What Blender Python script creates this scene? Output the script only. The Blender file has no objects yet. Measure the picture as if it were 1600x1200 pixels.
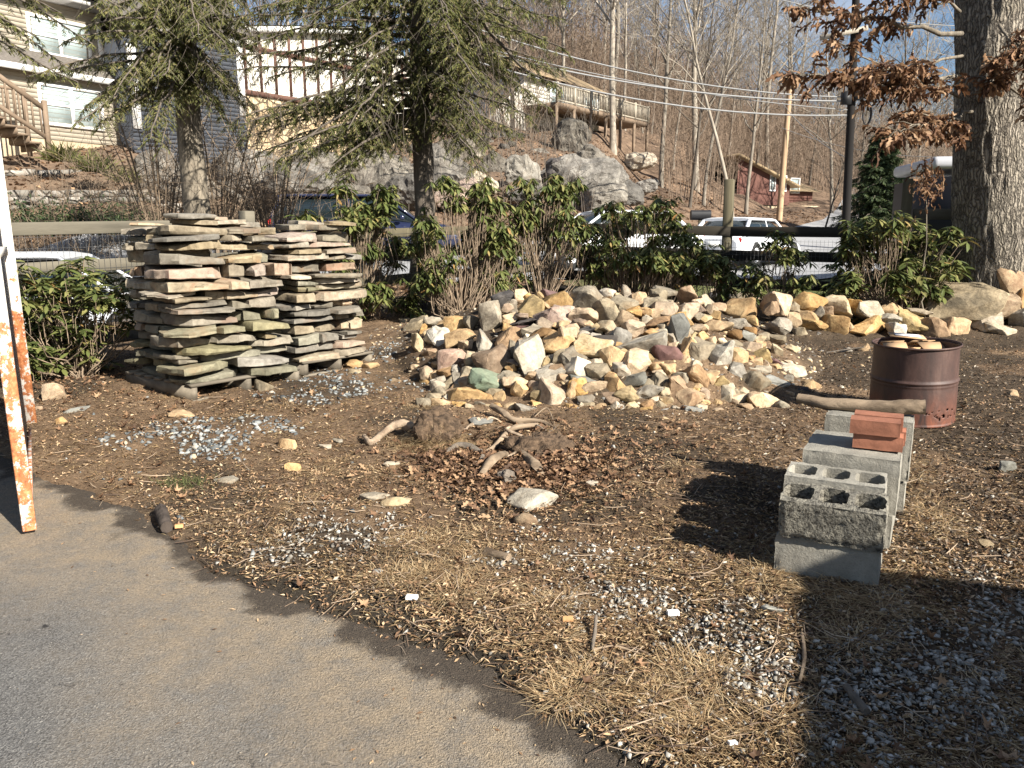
import bpy, bmesh, math, random
import numpy as np
from mathutils import Vector, Matrix, noise as mnoise
PI = math.pi
S = bpy.context.scene
C = S.collection
# ------------------------------------------------------------------ camera
PITCH = math.radians(10.8); F = 1200.0; CAMZ = 1.5
cam = bpy.data.cameras.new('camera'); cam.sensor_width = 36; cam.lens = 27.0
cam.clip_start = .05; cam.clip_end = 3000
camo = bpy.data.objects.new('camera', cam); C.objects.link(camo)
camo.location = (0, 0, CAMZ); camo.rotation_euler = (PI/2 - PITCH, 0, 0)
S.camera = camo
# ------------------------------------------------------------------ light
SUN_EL = math.radians(32); SAZ = (.715, -.70)
n_ = math.hypot(*SAZ); SAZ = (SAZ[0]/n_, SAZ[1]/n_)
sdir = Vector((SAZ[0]*math.cos(SUN_EL), SAZ[1]*math.cos(SUN_EL), math.sin(SUN_EL)))
sl = bpy.data.lights.new('sun', 'SUN'); sl.energy = 5.0; sl.angle = math.radians(.53); sl.color = (1, .94, .84)
slo = bpy.data.objects.new('sun', sl); C.objects.link(slo)
slo.rotation_euler = sdir.to_track_quat('Z', 'Y').to_euler(); slo.location = (10, -10, 20)
W = bpy.data.worlds.new('World'); S.world = W; W.use_nodes = True
wt = W.node_tree; wt.nodes.clear()
wo = wt.nodes.new('ShaderNodeOutputWorld'); wb = wt.nodes.new('ShaderNodeBackground')
sky = wt.nodes.new('ShaderNodeTexSky'); sky.sky_type = 'NISHITA'; sky.sun_disc = False
sky.sun_elevation = SUN_EL; sky.sun_rotation = math.atan2(SAZ[0], SAZ[1]); sky.dust_density = .6; sky.ozone_density = 3.0
wc = wt.nodes.new('ShaderNodeTexCoord'); wm = wt.nodes.new('ShaderNodeMapping'); wn = wt.nodes.new('ShaderNodeTexNoise')
wm.inputs['Scale'].default_value = (2.2, 1.4, 7); wn.inputs['Scale'].default_value = 1.6; wn.inputs['Detail'].default_value = 7
wr = wt.nodes.new('ShaderNodeMapRange'); wr.inputs[1].default_value = .47; wr.inputs[2].default_value = .68; wr.inputs[4].default_value = .5
wx = wt.nodes.new('ShaderNodeMix'); wx.data_type = 'RGBA'; wx.inputs[7].default_value = (6.6, 7.0, 7.8, 1)
wt.links.new(wc.outputs['Generated'], wm.inputs[0]); wt.links.new(wm.outputs[0], wn.inputs[0]); wt.links.new(wn.outputs[0], wr.inputs[0])
wt.links.new(wr.outputs[0], wx.inputs[0]); wt.links.new(sky.outputs[0], wx.inputs[6]); wt.links.new(wx.outputs[2], wb.inputs[0])
wb.inputs[1].default_value = .05
wt.links.new(wb.outputs[0], wo.inputs[0])
vs = S.view_settings; vs.view_transform = 'Standard'; vs.look = 'None'; vs.exposure = 1.36; vs.gamma = 1; vs.use_curve_mapping = False
S.cycles.max_bounces = 6; S.cycles.transparent_max_bounces = 8; S.cycles.diffuse_bounces = 2

# ------------------------------------------------------------------ helpers
rng = np.random.default_rng(7)
R = random.Random(11)
def hash2(ix, iy, seed):
    h = (ix.astype(np.int64)*374761393 + iy.astype(np.int64)*668265263 + seed*974711) & 0xffffffff
    h = ((h ^ (h >> 13))*1274126177) & 0xffffffff
    return ((h ^ (h >> 16)) & 0xffff)/65535.0
def vnoise(x, y, s=0):
    x = np.asarray(x, float); y = np.asarray(y, float)
    ix = np.floor(x); iy = np.floor(y); fx = x-ix; fy = y-iy
    fx = fx*fx*(3-2*fx); fy = fy*fy*(3-2*fy); ix = ix.astype(np.int64); iy = iy.astype(np.int64)
    a = hash2(ix, iy, s); b = hash2(ix+1, iy, s); c = hash2(ix, iy+1, s); d = hash2(ix+1, iy+1, s)
    return (a+(b-a)*fx)*(1-fy)+(c+(d-c)*fx)*fy
def fbm(x, y, o=4, s=0):
    r = 0; a = .5
    for i in range(o):
        r = r + a*vnoise(x, y, s+i*17); x = x*2.03; y = y*2.03; a *= .5
    return r/(1-.5**o)-.5
def sm(a, b, x): t = np.clip((x-a)/(b-a), 0, 1); return t*t*(3-2*t)

UC = np.array([-.9, -.67, -.5, -.25, 0, .1, .17, .33, .5, .9])
YC = np.array([-50, 0, 8, 12, 15, 20, 24, 28, 34, 42, 55, 80, 130, 300])
PC = np.array([
 [0, 0, .32, .1, .3, 3.0, 4.2, 5, 7, 10, 14, 20, 28, 36],
 [0, 0, .32, .05, .3, 3.0, 4.1, 5, 7, 10, 14, 21, 32, 42],
 [0, 0, .32, .3, .9, 2.6, 4.0, 5, 7, 10, 14, 20, 32, 42],
 [0, 0, .32, .48, .65, .9, 1.3, 3.0, 5.5, 7.5, 11, 18, 29, 40],
 [0, 0, .32, .48, .62, .9, 1.15, 2.6, 5.0, 7.0, 10, 17, 29, 42],
 [0, 0, .32, .48, .62, .9, 1.15, 2.2, 4.5, 6.5, 9, 16, 28, 42],
 [0, 0, .32, .46, .52, .64, .86, 1.4, 2.6, 4.2, 7.5, 14, 25, 40],
 [0, 0, .32, .44, .46, .55, .75, 1.2, 1.8, 2.5, 3.8, 9.5, 18.5, 32],
 [0, 0, .32, .46, .55, .75, .95, 1.2, 1.6, 2.1, 3.0, 5.5, 11, 20],
 [0, 0, .32, .45, .5, .6, .8, 1, 1.3, 1.8, 2.4, 4, 7, 12]])
MX, MY, MH, RX, RY = .93, 8.0, .66, 2.15, 2.35
def mound(x, y):
    q = 1-((x-MX)/RX)**2-((y-MY)/RY)**2
    m = MH*np.clip(q, 0, 1)**.8
    q2 = 1-((x+1.0)/1.1)**2-((y-8.6)/1.3)**2
    q3 = (1-((y-9.35)/.62)**2)*np.clip((x-2.7)/.5, 0, 1)*np.clip((7.6-x)/.5, 0, 1)
    return np.maximum(np.maximum(m, .13*np.clip(q2, 0, 1)), .10*np.clip(q3, 0, 1))
def base(x, y):
    x = np.asarray(x, float); y = np.asarray(y, float)
    u = np.clip(x/np.maximum(y, 8), -.8999, .8999)
    idx = np.clip(np.searchsorted(UC, u)-1, 0, len(UC)-2)
    z = np.zeros_like(u+y)
    t = (u-UC[idx])/(UC[idx+1]-UC[idx]); t = t*t*(3-2*t)
    cols = np.array([np.interp(y, YC, p) for p in PC])
    g = np.take_along_axis(cols, idx[None] if idx.ndim else idx.reshape(1), 0)[0] if idx.ndim else cols[idx]
    g1 = np.take_along_axis(cols, idx[None]+1, 0)[0] if idx.ndim else cols[idx+1]
    return g*(1-t)+g1*t
def H(x, y): return base(x, y)+mound(x, y)
def ray(px, py):
    u = (px-800)/F; v = (600-py)/F
    return Vector((u, math.cos(PITCH)+v*math.sin(PITCH), -math.sin(PITCH)+v*math.cos(PITCH)))
def at(px, py, lift=0):
    """point of the terrain seen at this pixel of the photograph"""
    d = ray(px, py); t = 1.2; dt = .02
    while t < 400:
        x, y, z = d.x*t, d.y*t, CAMZ+d.z*t
        if z < float(H(x, y))+lift: break
        t += dt*max(1, t/6)
    return Vector((d.x*t, d.y*t, CAMZ+d.z*t))
def PD(px, py, D):
    d = ray(px, py); t = D/d.y
    return Vector((d.x*t, D, CAMZ+d.z*t))
def vat(px, py):
    u = (px-800)/F; v = (600-py)/F; dy = math.cos(PITCH)+v*math.sin(PITCH); dz = -math.sin(PITCH)+v*math.cos(PITCH)
    t = CAMZ/np.maximum(.04*dy-dz, .02)
    return u*t, dy*t
def G(x, y): return float(H(x, y))

def link(name, me, mat=None, parent=None):
    o = bpy.data.objects.new(name, me); C.objects.link(o)
    if mat is not None and me is not None and len(me.materials) == 0:
        for m in (mat if isinstance(mat, (list, tuple)) else [mat]): me.materials.append(m)
    if parent is not None: o.parent = parent
    return o
def tag(o, label=None, cat=None, group=None, kind=None):
    if label: o['label'] = label
    if cat: o['category'] = cat
    if group: o['group'] = group
    if kind or (cat and o.parent is None): o['kind'] = kind or 'thing'
    return o
def empty(name, loc=(0, 0, 0), rz=0):
    o = bpy.data.objects.new(name, None); C.objects.link(o); o.location = loc; o.rotation_euler = (0, 0, rz); o.empty_display_size = .1
    return o
def npmesh(name, V, faces, smooth=True, attr=None, mi=None):
    """faces: list of int arrays (n,k)"""
    me = bpy.data.meshes.new(name); V = np.asarray(V, np.float32)
    faces = [f for f in faces if len(f)]
    me.vertices.add(len(V)); me.vertices.foreach_set('co', V.ravel())
    loops = np.concatenate([f.ravel() for f in faces]).astype(np.int32)
    tot = np.concatenate([np.full(len(f), f.shape[1], np.int32) for f in faces])
    st = np.concatenate([[0], np.cumsum(tot)[:-1]]).astype(np.int32)
    me.loops.add(len(loops)); me.loops.foreach_set('vertex_index', loops)
    me.polygons.add(len(tot)); me.polygons.foreach_set('loop_start', st); me.polygons.foreach_set('loop_total', tot)
    if smooth: me.polygons.foreach_set('use_smooth', np.ones(len(tot), bool))
    if mi is not None: me.polygons.foreach_set('material_index', np.asarray(mi, np.int32))
    me.update(calc_edges=True)
    for k, a in (attr or {}).items():
        at_ = me.attributes.new(k, 'FLOAT', 'POINT'); at_.data.foreach_set('value', np.asarray(a, np.float32))
    me.validate(); return me
class MB:
    def __init__(s): s.V = []; s.F = {}; s.n = 0; s.M = {}
    def add(s, V, F, m=0):
        V = np.asarray(V, float); s.V.append(V)
        F = np.asarray(F, int)
        s.F.setdefault(F.shape[1], []).append(F+s.n); s.M.setdefault(F.shape[1], []).append(np.full(len(F), m)); s.n += len(V)
    def box(s, c, d, rz=0, m=0, bev=0, rx=0, ry=0):
        x, y, z = d[0]/2, d[1]/2, d[2]/2
        V = np.array([(a, b, e) for e in (-z, z) for b in (-y, y) for a in (-x, x)])
        Q = [(0, 2, 3, 1), (4, 5, 7, 6), (0, 1, 5, 4), (2, 6, 7, 3), (0, 4, 6, 2), (1, 3, 7, 5)]
        if rz or rx or ry:
            M = np.array(Matrix.Rotation(rz, 3, 'Z') @ Matrix.Rotation(ry, 3, 'Y') @ Matrix.Rotation(rx, 3, 'X')); V = V @ M.T
        s.add(V+np.array(c), Q, m)
    def beam(s, a, b, w, h, m=0):
        a = Vector(a); b = Vector(b); d = b-a; L = d.length
        q = d.to_track_quat('X', 'Z').to_matrix(); M = np.array(q)
        x, y, z = L/2, w/2, h/2
        V = np.array([(i, j, k) for k in (-z, z) for j in (-y, y) for i in (-x, x)]) @ M.T+np.array((a+b)/2)
        s.add(V, [(0, 2, 3, 1), (4, 5, 7, 6), (0, 1, 5, 4), (2, 6, 7, 3), (0, 4, 6, 2), (1, 3, 7, 5)], m)
    def tube(s, P, r, n=6, m=0, cap=True):
        V, Q = tube(P, r, n); s.add(V, Q, m)
        if cap:
            k = len(P); s.add(V[-n:], [list(range(n))] if n > 2 else [], m); s.add(V[:n], [list(range(n))[::-1]], m)
    def build(s, name, mat, parent=None, smooth=False, attr=None):
        ks = list(s.F); me = npmesh(name, np.concatenate(s.V), [np.concatenate(s.F[k]) for k in ks], smooth, attr, np.concatenate([np.concatenate(s.M[k]) for k in ks]))
        return link(name, me, mat, parent)
def tube(P, r, n=6):
    P = np.asarray(P, float); k = len(P); r = np.broadcast_to(np.asarray(r, float), (k,))
    T = np.gradient(P, axis=0); T /= np.linalg.norm(T, axis=1)[:, None]+1e-9
    ref = np.array([0, 0, 1.]) if abs(T[0][2]) < .8 else np.array([1., 0, 0])
    A = np.cross(T, ref); A /= np.linalg.norm(A, axis=1)[:, None]+1e-9; B = np.cross(T, A)
    th = np.arange(n)*2*PI/n
    V = P[:, None]+r[:, None, None]*(A[:, None]*np.cos(th)[None, :, None]+B[:, None]*np.sin(th)[None, :, None])
    i = np.arange(k-1)[:, None]*n; j = np.arange(n)[None]; j2 = (j+1) % n
    Q = np.stack([i+j, i+j2, i+n+j2, i+n+j], -1).reshape(-1, 4)
    return V.reshape(-1, 3), Q
def scatter(BV, BF, pos, rot, sc):
    """copies of base mesh: rot (N,3,3), sc (N,) or (N,3)"""
    N = len(pos); sc = np.asarray(sc, float)
    if sc.ndim == 1: sc = np.repeat(sc[:, None], 3, 1)
    V = BV[None]*sc[:, None]; V = np.einsum('nij,nkj->nki', rot, V)+pos[:, None]
    off = np.arange(N)*len(BV)
    return V.reshape(-1, 3), (BF[None]+off[:, None, None]).reshape(-1, BF.shape[1])
def rots(n, tilt=PI, r=None):
    r = r or rng
    a = r.uniform(0, 2*PI, n); b = r.uniform(-1, 1, n)*tilt; c = r.uniform(-1, 1, n)*tilt
    ca, sa, cb, sb, cc, sc_ = np.cos(a), np.sin(a), np.cos(b), np.sin(b), np.cos(c), np.sin(c); o = np.zeros(n); i = np.ones(n)
    Rz = np.stack([ca, -sa, o, sa, ca, o, o, o, i], -1).reshape(-1, 3, 3)
    Rx = np.stack([i, o, o, o, cb, -sb, o, sb, cb], -1).reshape(-1, 3, 3)
    Ry = np.stack([cc, o, sc_, o, i, o, -sc_, o, cc], -1).reshape(-1, 3, 3)
    return Rz @ Rx @ Ry
ORD1 = 'first second third fourth fifth sixth seventh eighth ninth tenth eleventh twelfth thirteenth fourteenth fifteenth sixteenth seventeenth eighteenth nineteenth'.split()
TENS = {20: ('twentieth', 'twenty'), 30: ('thirtieth', 'thirty'), 40: ('fortieth', 'forty'), 50: ('fiftieth', 'fifty'), 60: ('sixtieth', 'sixty'), 70: ('seventieth', 'seventy')}
def ordn(n):
    if n < 20: return ORD1[n-1]
    t = n//10*10
    return TENS[t][0] if n == t else TENS[t][1]+'-'+ORD1[n-t-1]

# ------------------------------------------------------------------ materials
def newmat(name):
    m = bpy.data.materials.new(name); m.use_nodes = True; nt = m.node_tree
    return m, nt, nt.nodes['Principled BSDF']
def N(nt, t, **k):
    n = nt.nodes.new('ShaderNode'+t)
    for a, b in k.items(): setattr(n, a, b)
    return n
def ramp(nt, src, stops):
    r = N(nt, 'ValToRGB'); e = r.color_ramp.elements
    while len(e) < len(stops): e.new(.5)
    for i, (p, c) in enumerate(stops): e[i].position = p; e[i].color = (*c, 1)
    nt.links.new(src, r.inputs[0]); return r.outputs[0]
def coords(nt, sc=(1, 1, 1), which='Object', rnd=False):
    tc = N(nt, 'TexCoord'); mp = N(nt, 'Mapping'); mp.inputs['Scale'].default_value = sc
    nt.links.new(tc.outputs[which], mp.inputs[0])
    if rnd:
        oi = N(nt, 'ObjectInfo'); ml = N(nt, 'Math', operation='MULTIPLY'); ml.inputs[1].default_value = 50
        nt.links.new(oi.outputs['Random'], ml.inputs[0]); nt.links.new(ml.outputs[0], mp.inputs['Location'])
    return mp.outputs[0]
def nz(nt, vec, scale, detail=5, rough=.6, dist=0):
    n = N(nt, 'TexNoise'); n.inputs['Scale'].default_value = scale; n.inputs['Detail'].default_value = detail
    n.inputs['Roughness'].default_value = rough; n.inputs['Distortion'].default_value = dist
    nt.links.new(vec, n.inputs['Vector']); return n.outputs[0]
def mixc(nt, f, a, b, mode='MIX'):
    m = N(nt, 'Mix', data_type='RGBA', blend_type=mode)
    for k, v in ((0, f), (6, a), (7, b)):
        if isinstance(v, (int, float)): m.inputs[k].default_value = v
        elif isinstance(v, tuple): m.inputs[k].default_value = (*v, 1)
        else: nt.links.new(v, m.inputs[k])
    return m.outputs[2]
def bump(nt, b, h, dist=.01, st=.6):
    n = N(nt, 'Bump'); n.inputs['Distance'].default_value = dist; n.inputs['Strength'].default_value = st
    nt.links.new(h, n.inputs['Height']); nt.links.new(n.outputs[0], b.inputs['Normal'])
def islands(nt):
    return N(nt, 'NewGeometry').outputs['Random Per Island']
def mul(c, k): return tuple(x*k for x in c)
def simple(name, col, rough=.8, sc=8, var=.25, bd=.004, stretch=(1, 1, 1), metal=0, rnd=0, col2=None, spec=.3):
    m, nt, b = newmat(name); v = coords(nt, stretch, rnd=True)
    f = nz(nt, v, sc, 6, .65); c2 = col2 or mul(col, 1-var*1.4)
    c = ramp(nt, f, [(.3, c2), (.68, mul(col, 1+var*.6) if not col2 else col)])
    if rnd:
        oi = N(nt, 'ObjectInfo'); hs = N(nt, 'HueSaturation'); mr = N(nt, 'MapRange'); mr.inputs[3].default_value = 1-rnd; mr.inputs[4].default_value = 1+rnd
        nt.links.new(oi.outputs['Random'], mr.inputs[0]); nt.links.new(mr.outputs[0], hs.inputs['Value']); nt.links.new(c, hs.inputs['Color']); c = hs.outputs[0]
    nt.links.new(c, b.inputs['Base Color']); b.inputs['Roughness'].default_value = rough; b.inputs['Metallic'].default_value = metal
    b.inputs['Specular IOR Level'].default_value = spec
    if bd: bump(nt, b, nz(nt, v, sc*4, 6, .7), bd)
    return m
def isl(name, stops, rough=.75, trans=0, spec=.3):
    """colour picked per loose piece (leaf, blade, stone)"""
    m, nt, b = newmat(name); c = ramp(nt, islands(nt), stops)
    nt.links.new(c, b.inputs['Base Color']); b.inputs['Roughness'].default_value = rough; b.inputs['Specular IOR Level'].default_value = spec
    if trans:
        t = N(nt, 'BsdfTranslucent'); mx = N(nt, 'MixShader'); mx.inputs[0].default_value = trans; out = nt.nodes['Material Output']
        nt.links.new(c, t.inputs[0]); nt.links.new(b.outputs[0], mx.inputs[1]); nt.links.new(t.outputs[0], mx.inputs[2]); nt.links.new(mx.outputs[0], out.inputs[0])
    return m
def stonemat(name, a, b_, c, vein=None, sc=3.0, bd=.012):
    m, nt, b = newmat(name); v = coords(nt, rnd=True)
    f = nz(nt, v, sc*1.6, 7, .65, .6); f2 = nz(nt, v, sc*9, 5, .7)
    col = ramp(nt, f, [(.3, a), (.52, b_), (.72, c)])
    col = mixc(nt, .55, col, ramp(nt, f2, [(.32, (.3, .26, .22)), (.6, (1, .97, .92))]), 'MULTIPLY')
    f3 = nz(nt, v, sc*2.7, 8, .75, 1.5); col = mixc(nt, .6, col, ramp(nt, f3, [(.36, (.5, .44, .37)), (.47, (1, 1, 1)), (.62, (1.06, 1.04, 1)), (.75, (.75, .7, .64))]), 'MULTIPLY')
    st = nz(nt, v, sc*.8, 6, .7, 1.2); sr = N(nt, 'MapRange'); sr.inputs[1].default_value = .53; sr.inputs[2].default_value = .68; sr.inputs[4].default_value = .8
    nt.links.new(st, sr.inputs[0]); col = mixc(nt, sr.outputs[0], col, vein or mul(a, .45))
    oi = N(nt, 'ObjectInfo'); hs = N(nt, 'HueSaturation'); mr = N(nt, 'MapRange'); mr.inputs[3].default_value = .6; mr.inputs[4].default_value = 1.08
    nt.links.new(oi.outputs['Random'], mr.inputs[0]); nt.links.new(mr.outputs[0], hs.inputs['Value'])
    m2 = N(nt, 'Math', operation='MULTIPLY'); m2.inputs[1].default_value = 7.31; m3 = N(nt, 'Math', operation='FRACT')
    nt.links.new(oi.outputs['Random'], m2.inputs[0]); nt.links.new(m2.outputs[0], m3.inputs[0])
    mr2 = N(nt, 'MapRange'); mr2.inputs[3].default_value = .65; mr2.inputs[4].default_value = 1.1; nt.links.new(m3.outputs[0], mr2.inputs[0]); nt.links.new(mr2.outputs[0], hs.inputs['Saturation'])
    nt.links.new(col, hs.inputs['Color']); nt.links.new(hs.outputs[0], b.inputs['Base Color'])
    b.inputs['Roughness'].default_value = .88; b.inputs['Specular IOR Level'].default_value = .25
    bump(nt, b, nz(nt, v, sc*7, 9, .72, .4), bd, .9); return m
M = {}
M['tan'] = stonemat('tan_stone', (.36, .22, .10), (.52, .355, .175), (.60, .45, .25), (.24, .12, .045))
M['cream'] = stonemat('cream_stone', (.4, .31, .19), (.52, .425, .285), (.6, .52, .39), (.34, .22, .1))
M['white'] = stonemat('white_stone', (.27, .235, .18), (.42, .38, .30), (.55, .5, .41), (.3, .22, .13))
M['grey'] = stonemat('grey_stone', (.23, .19, .135), (.33, .285, .21), (.42, .37, .28), (.2, .14, .08))
M['olive'] = stonemat('olive_stone', (.25, .19, .10), (.38, .29, .155), (.48, .38, .22), (.1, .08, .05))
M['brown'] = stonemat('brown_stone', (.2, .12, .06), (.33, .21, .11), (.46, .33, .2), (.1, .06, .04))
M['maroon'] = stonemat('maroon_stone', (.13, .055, .045), (.19, .085, .07), (.24, .12, .095), (.09, .04, .035), 2, .006)
M['dark'] = stonemat('dark_slate', (.05, .045, .045), (.085, .075, .072), (.13, .115, .1), (.04, .035, .03), 2, .006)
M['green'] = stonemat('green_stone', (.23, .29, .17), (.29, .36, .215), (.36, .42, .28), (.16, .25, .14), 2)
M['bluegrey'] = stonemat('bluegrey_stone', (.19, .19, .17), (.27, .27, .24), (.36, .355, .31), (.14, .13, .1), 2)
M['pink'] = stonemat('pinkish_stone', (.25, .16, .13), (.38, .28, .22), (.48, .38, .31), (.12, .09, .08))
M['s_green'] = stonemat('greygreen_slab', (.165, .155, .095), (.25, .232, .15), (.32, .295, .195), (.22, .15, .08), 2.2, .006)
M['s_grey'] = stonemat('grey_slab', (.17, .15, .12), (.26, .235, .185), (.34, .31, .25), (.26, .17, .1), 2.2, .006)
M['s_buff'] = stonemat('buff_slab', (.26, .21, .14), (.36, .30, .205), (.45, .38, .27), (.27, .14, .07), 2.2, .006)
M['s_pink'] = stonemat('pinkish_slab', (.28, .205, .145), (.38, .285, .205), (.46, .365, .27), (.32, .16, .1), 2.2, .006)
M['granite'] = stonemat('outcrop_rock', (.10, .09, .078), (.23, .21, .18), (.40, .37, .31), (.06, .05, .04), .9, .12)
M['barkgrey'] = simple('grey_bark', (.2, .17, .13), .95, 14, .5, .02, (1, 1, .18))
M['barkoak'] = None
M['barklight'] = simple('pale_bark', (.27, .235, .19), .95, 10, .4, .01, (1, 1, .2), rnd=.25)
M['barkdark'] = simple('dark_bark', (.15, .125, .10), .95, 10, .4, .01, (1, 1, .2), rnd=.3)
M['twig'] = simple('twig', (.17, .125, .09), .9, 10, .3, 0, rnd=.3)
M['stem'] = simple('shrub_stem', (.24, .18, .125), .9, 12, .4, 0)
M['wood'] = simple('weathered_wood', (.135, .12, .09), .9, 6, .35, .003, (.12, 1, 1))
M['darkwood'] = simple('dark_fence_wood', (.035, .03, .022), .95, 6, .4, .003, (.12, 1, 1))
M['postwood'] = simple('brown_post_wood', (.11, .095, .06), .95, 6, .4, .003, (1, 1, .12))
M['palletwood'] = simple('pallet_wood', (.17, .145, .11), .9, 5, .4, .003, (.15, 1, 1))
M['driftwood'] = simple('driftwood', (.40, .31, .22), .9, 14, .45, .012, (1, 1, 1), col2=(.15, .105, .07))
M['oldlog'] = simple('old_log', (.33, .25, .17), .9, 9, .5, .012, (.12, 1, 1), col2=(.08, .055, .035))
M['concrete'] = None
M['brick'] = simple('red_brick', (.30, .125, .075), .85, 9, .3, .003, rnd=.15)
M['cardboard'] = simple('cardboard', (.42, .27, .15), .85, 5, .12, .001)
M['paper'] = simple('white_paper', (.75, .74, .75), .7, 5, .05, 0)
M['siding'] = simple('beige_siding', (.34, .30, .235), .7, 2, .08, 0)
M['bluesiding'] = simple('blue_siding', (.05, .056, .068), .7, 2, .1, 0)
M['brownsiding'] = simple('brown_siding', (.14, .065, .05), .8, 2, .15, 0)
M['roof'] = simple('grey_shingle', (.13, .115, .10), .9, 12, .3, .004)
M['tanroof'] = simple('tan_shingle', (.30, .22, .13), .9, 12, .3, .004)
M['trim'] = simple('white_trim', (.78, .77, .74), .6, 3, .05, 0)
M['cream_stucco'] = simple('cream_stucco', (.6, .57, .5), .8, 3, .08, .002)
M['timber'] = simple('brown_timber', (.11, .055, .04), .8, 3, .2, 0)
M['deck'] = simple('deck_wood', (.2, .145, .10), .85, 4, .2, 0)
M['found'] = simple('foundation', (.42, .34, .23), .9, 4, .2, .004)
M['blackmetal'] = simple('black_metal', (.02, .02, .022), .5, 4, .2, 0)
M['wire'] = simple('wire', (.16, .16, .16), .5, 4, .1, 0, metal=.5)
M['cable'] = simple('overhead_cable', (.22, .22, .22), .5, 4, .1, 0)
M['tyre'] = simple('tyre', (.02, .02, .02), .9, 4, .1, 0)
M['rim'] = simple('alloy', (.5, .5, .5), .35, 4, .05, 0, metal=.8)
M['red'] = simple('red_lens', (.5, .02, .02), .25, 4, .1, 0, spec=.5)
M['carwhite'] = simple('white_car_paint', (.72, .73, .75), .3, 1, .03, 0, spec=.5)
M['carsilver'] = simple('silver_car_paint', (.55, .57, .6), .3, 1, .03, 0, spec=.6)
M['carblue'] = simple('dark_blue_car_paint', (.015, .02, .05), .2, 1, .1, 0, spec=.6)
M['trailerblack'] = simple('black_trailer_side', (.012, .012, .016), .6, 1, .1, 0)
M['trailertop'] = simple('grey_roof_rail', (.42, .42, .44), .5, 1, .1, 0)
M['polewood'] = simple('dark_pole', (.012, .01, .009), .9, 5, .3, .003, (1, 1, .1))
M['poletan'] = simple('tan_pole', (.42, .29, .18), .9, 5, .25, .003, (1, 1, .1))
def glassmat(name, col, rough=.08):
    m, nt, b = newmat(name); b.inputs['Base Color'].default_value = (*col, 1); b.inputs['Roughness'].default_value = rough; b.inputs['Specular IOR Level'].default_value = .8
    return m
M['glass'] = glassmat('window_glass', (.30, .36, .36), .12); M['carglass'] = glassmat('car_glass', (.012, .018, .02), .06)
M['hemlock'] = isl('conifer_needles', [(0, (.055, .065, .022)), (.4, (.11, .12, .036)), (.8, (.18, .18, .06)), (1, (.25, .2, .09))], .7, .35)
M['hemlockdark'] = isl('dark_conifer_needles', [(0, (.025, .04, .018)), (.6, (.05, .075, .03)), (1, (.08, .1, .035))], .7, .2)
M['rhodo'] = isl('rhododendron_leaf', [(0, (.045, .06, .018)), (.4, (.085, .105, .03)), (.75, (.145, .155, .05)), (.95, (.22, .2, .075)), (1, (.3, .16, .06))], .5, .15, .3)
M['oakleaf'] = isl('dead_oak_leaf', [(0, (.06, .03, .018)), (.4, (.14, .07, .036)), (.75, (.26, .145, .075)), (1, (.42, .28, .17))], .7, .3)
M['litter'] = isl('leaf_litter', [(0, (.06, .036, .022)), (.25, (.17, .10, .056)), (.5, (.29, .18, .102)), (.8, (.42, .285, .165)), (1, (.56, .42, .27))], .8, .1)
M['mulch'] = isl('dark_mulch', [(0, (.03, .022, .015)), (.4, (.07, .05, .034)), (.75, (.14, .1, .07)), (.93, (.26, .2, .14)), (1, (.45, .4, .32))], .8)
M['straw'] = isl('dry_grass', [(0, (.16, .1, .05)), (.35, (.32, .21, .11)), (.7, (.45, .33, .18)), (1, (.6, .47, .29))], .7, .2)
M['grass'] = isl('green_grass', [(0, (.05, .065, .022)), (1, (.13, .14, .05))], .7, .2)
M['gravel'] = isl('pale_gravel', [(0, (.12, .108, .09)), (.3, (.2, .185, .158)), (.55, (.27, .252, .22)), (.85, (.36, .34, .3)), (1, (.52, .49, .43))], .8)
M['bluegravel'] = isl('bluegrey_gravel', [(0, (.07, .075, .075)), (.45, (.135, .145, .145)), (.75, (.21, .22, .215)), (.93, (.32, .32, .3)), (1, (.42, .32, .2))], .8)
M['shard'] = isl('stone_shards', [(0, (.1, .09, .08)), (.35, (.2, .19, .17)), (.6, (.36, .26, .15)), (.85, (.45, .35, .21)), (1, (.55, .5, .42))], .85)
M['mapleleaf'] = isl('fallen_leaves', [(0, (.06, .034, .02)), (.35, (.13, .072, .04)), (.75, (.25, .145, .08)), (1, (.44, .29, .17))], .7, .2)
M['twigs'] = isl('fallen_twigs', [(0, (.06, .04, .03)), (.5, (.16, .11, .075)), (1, (.4, .31, .22))], .85)
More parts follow.
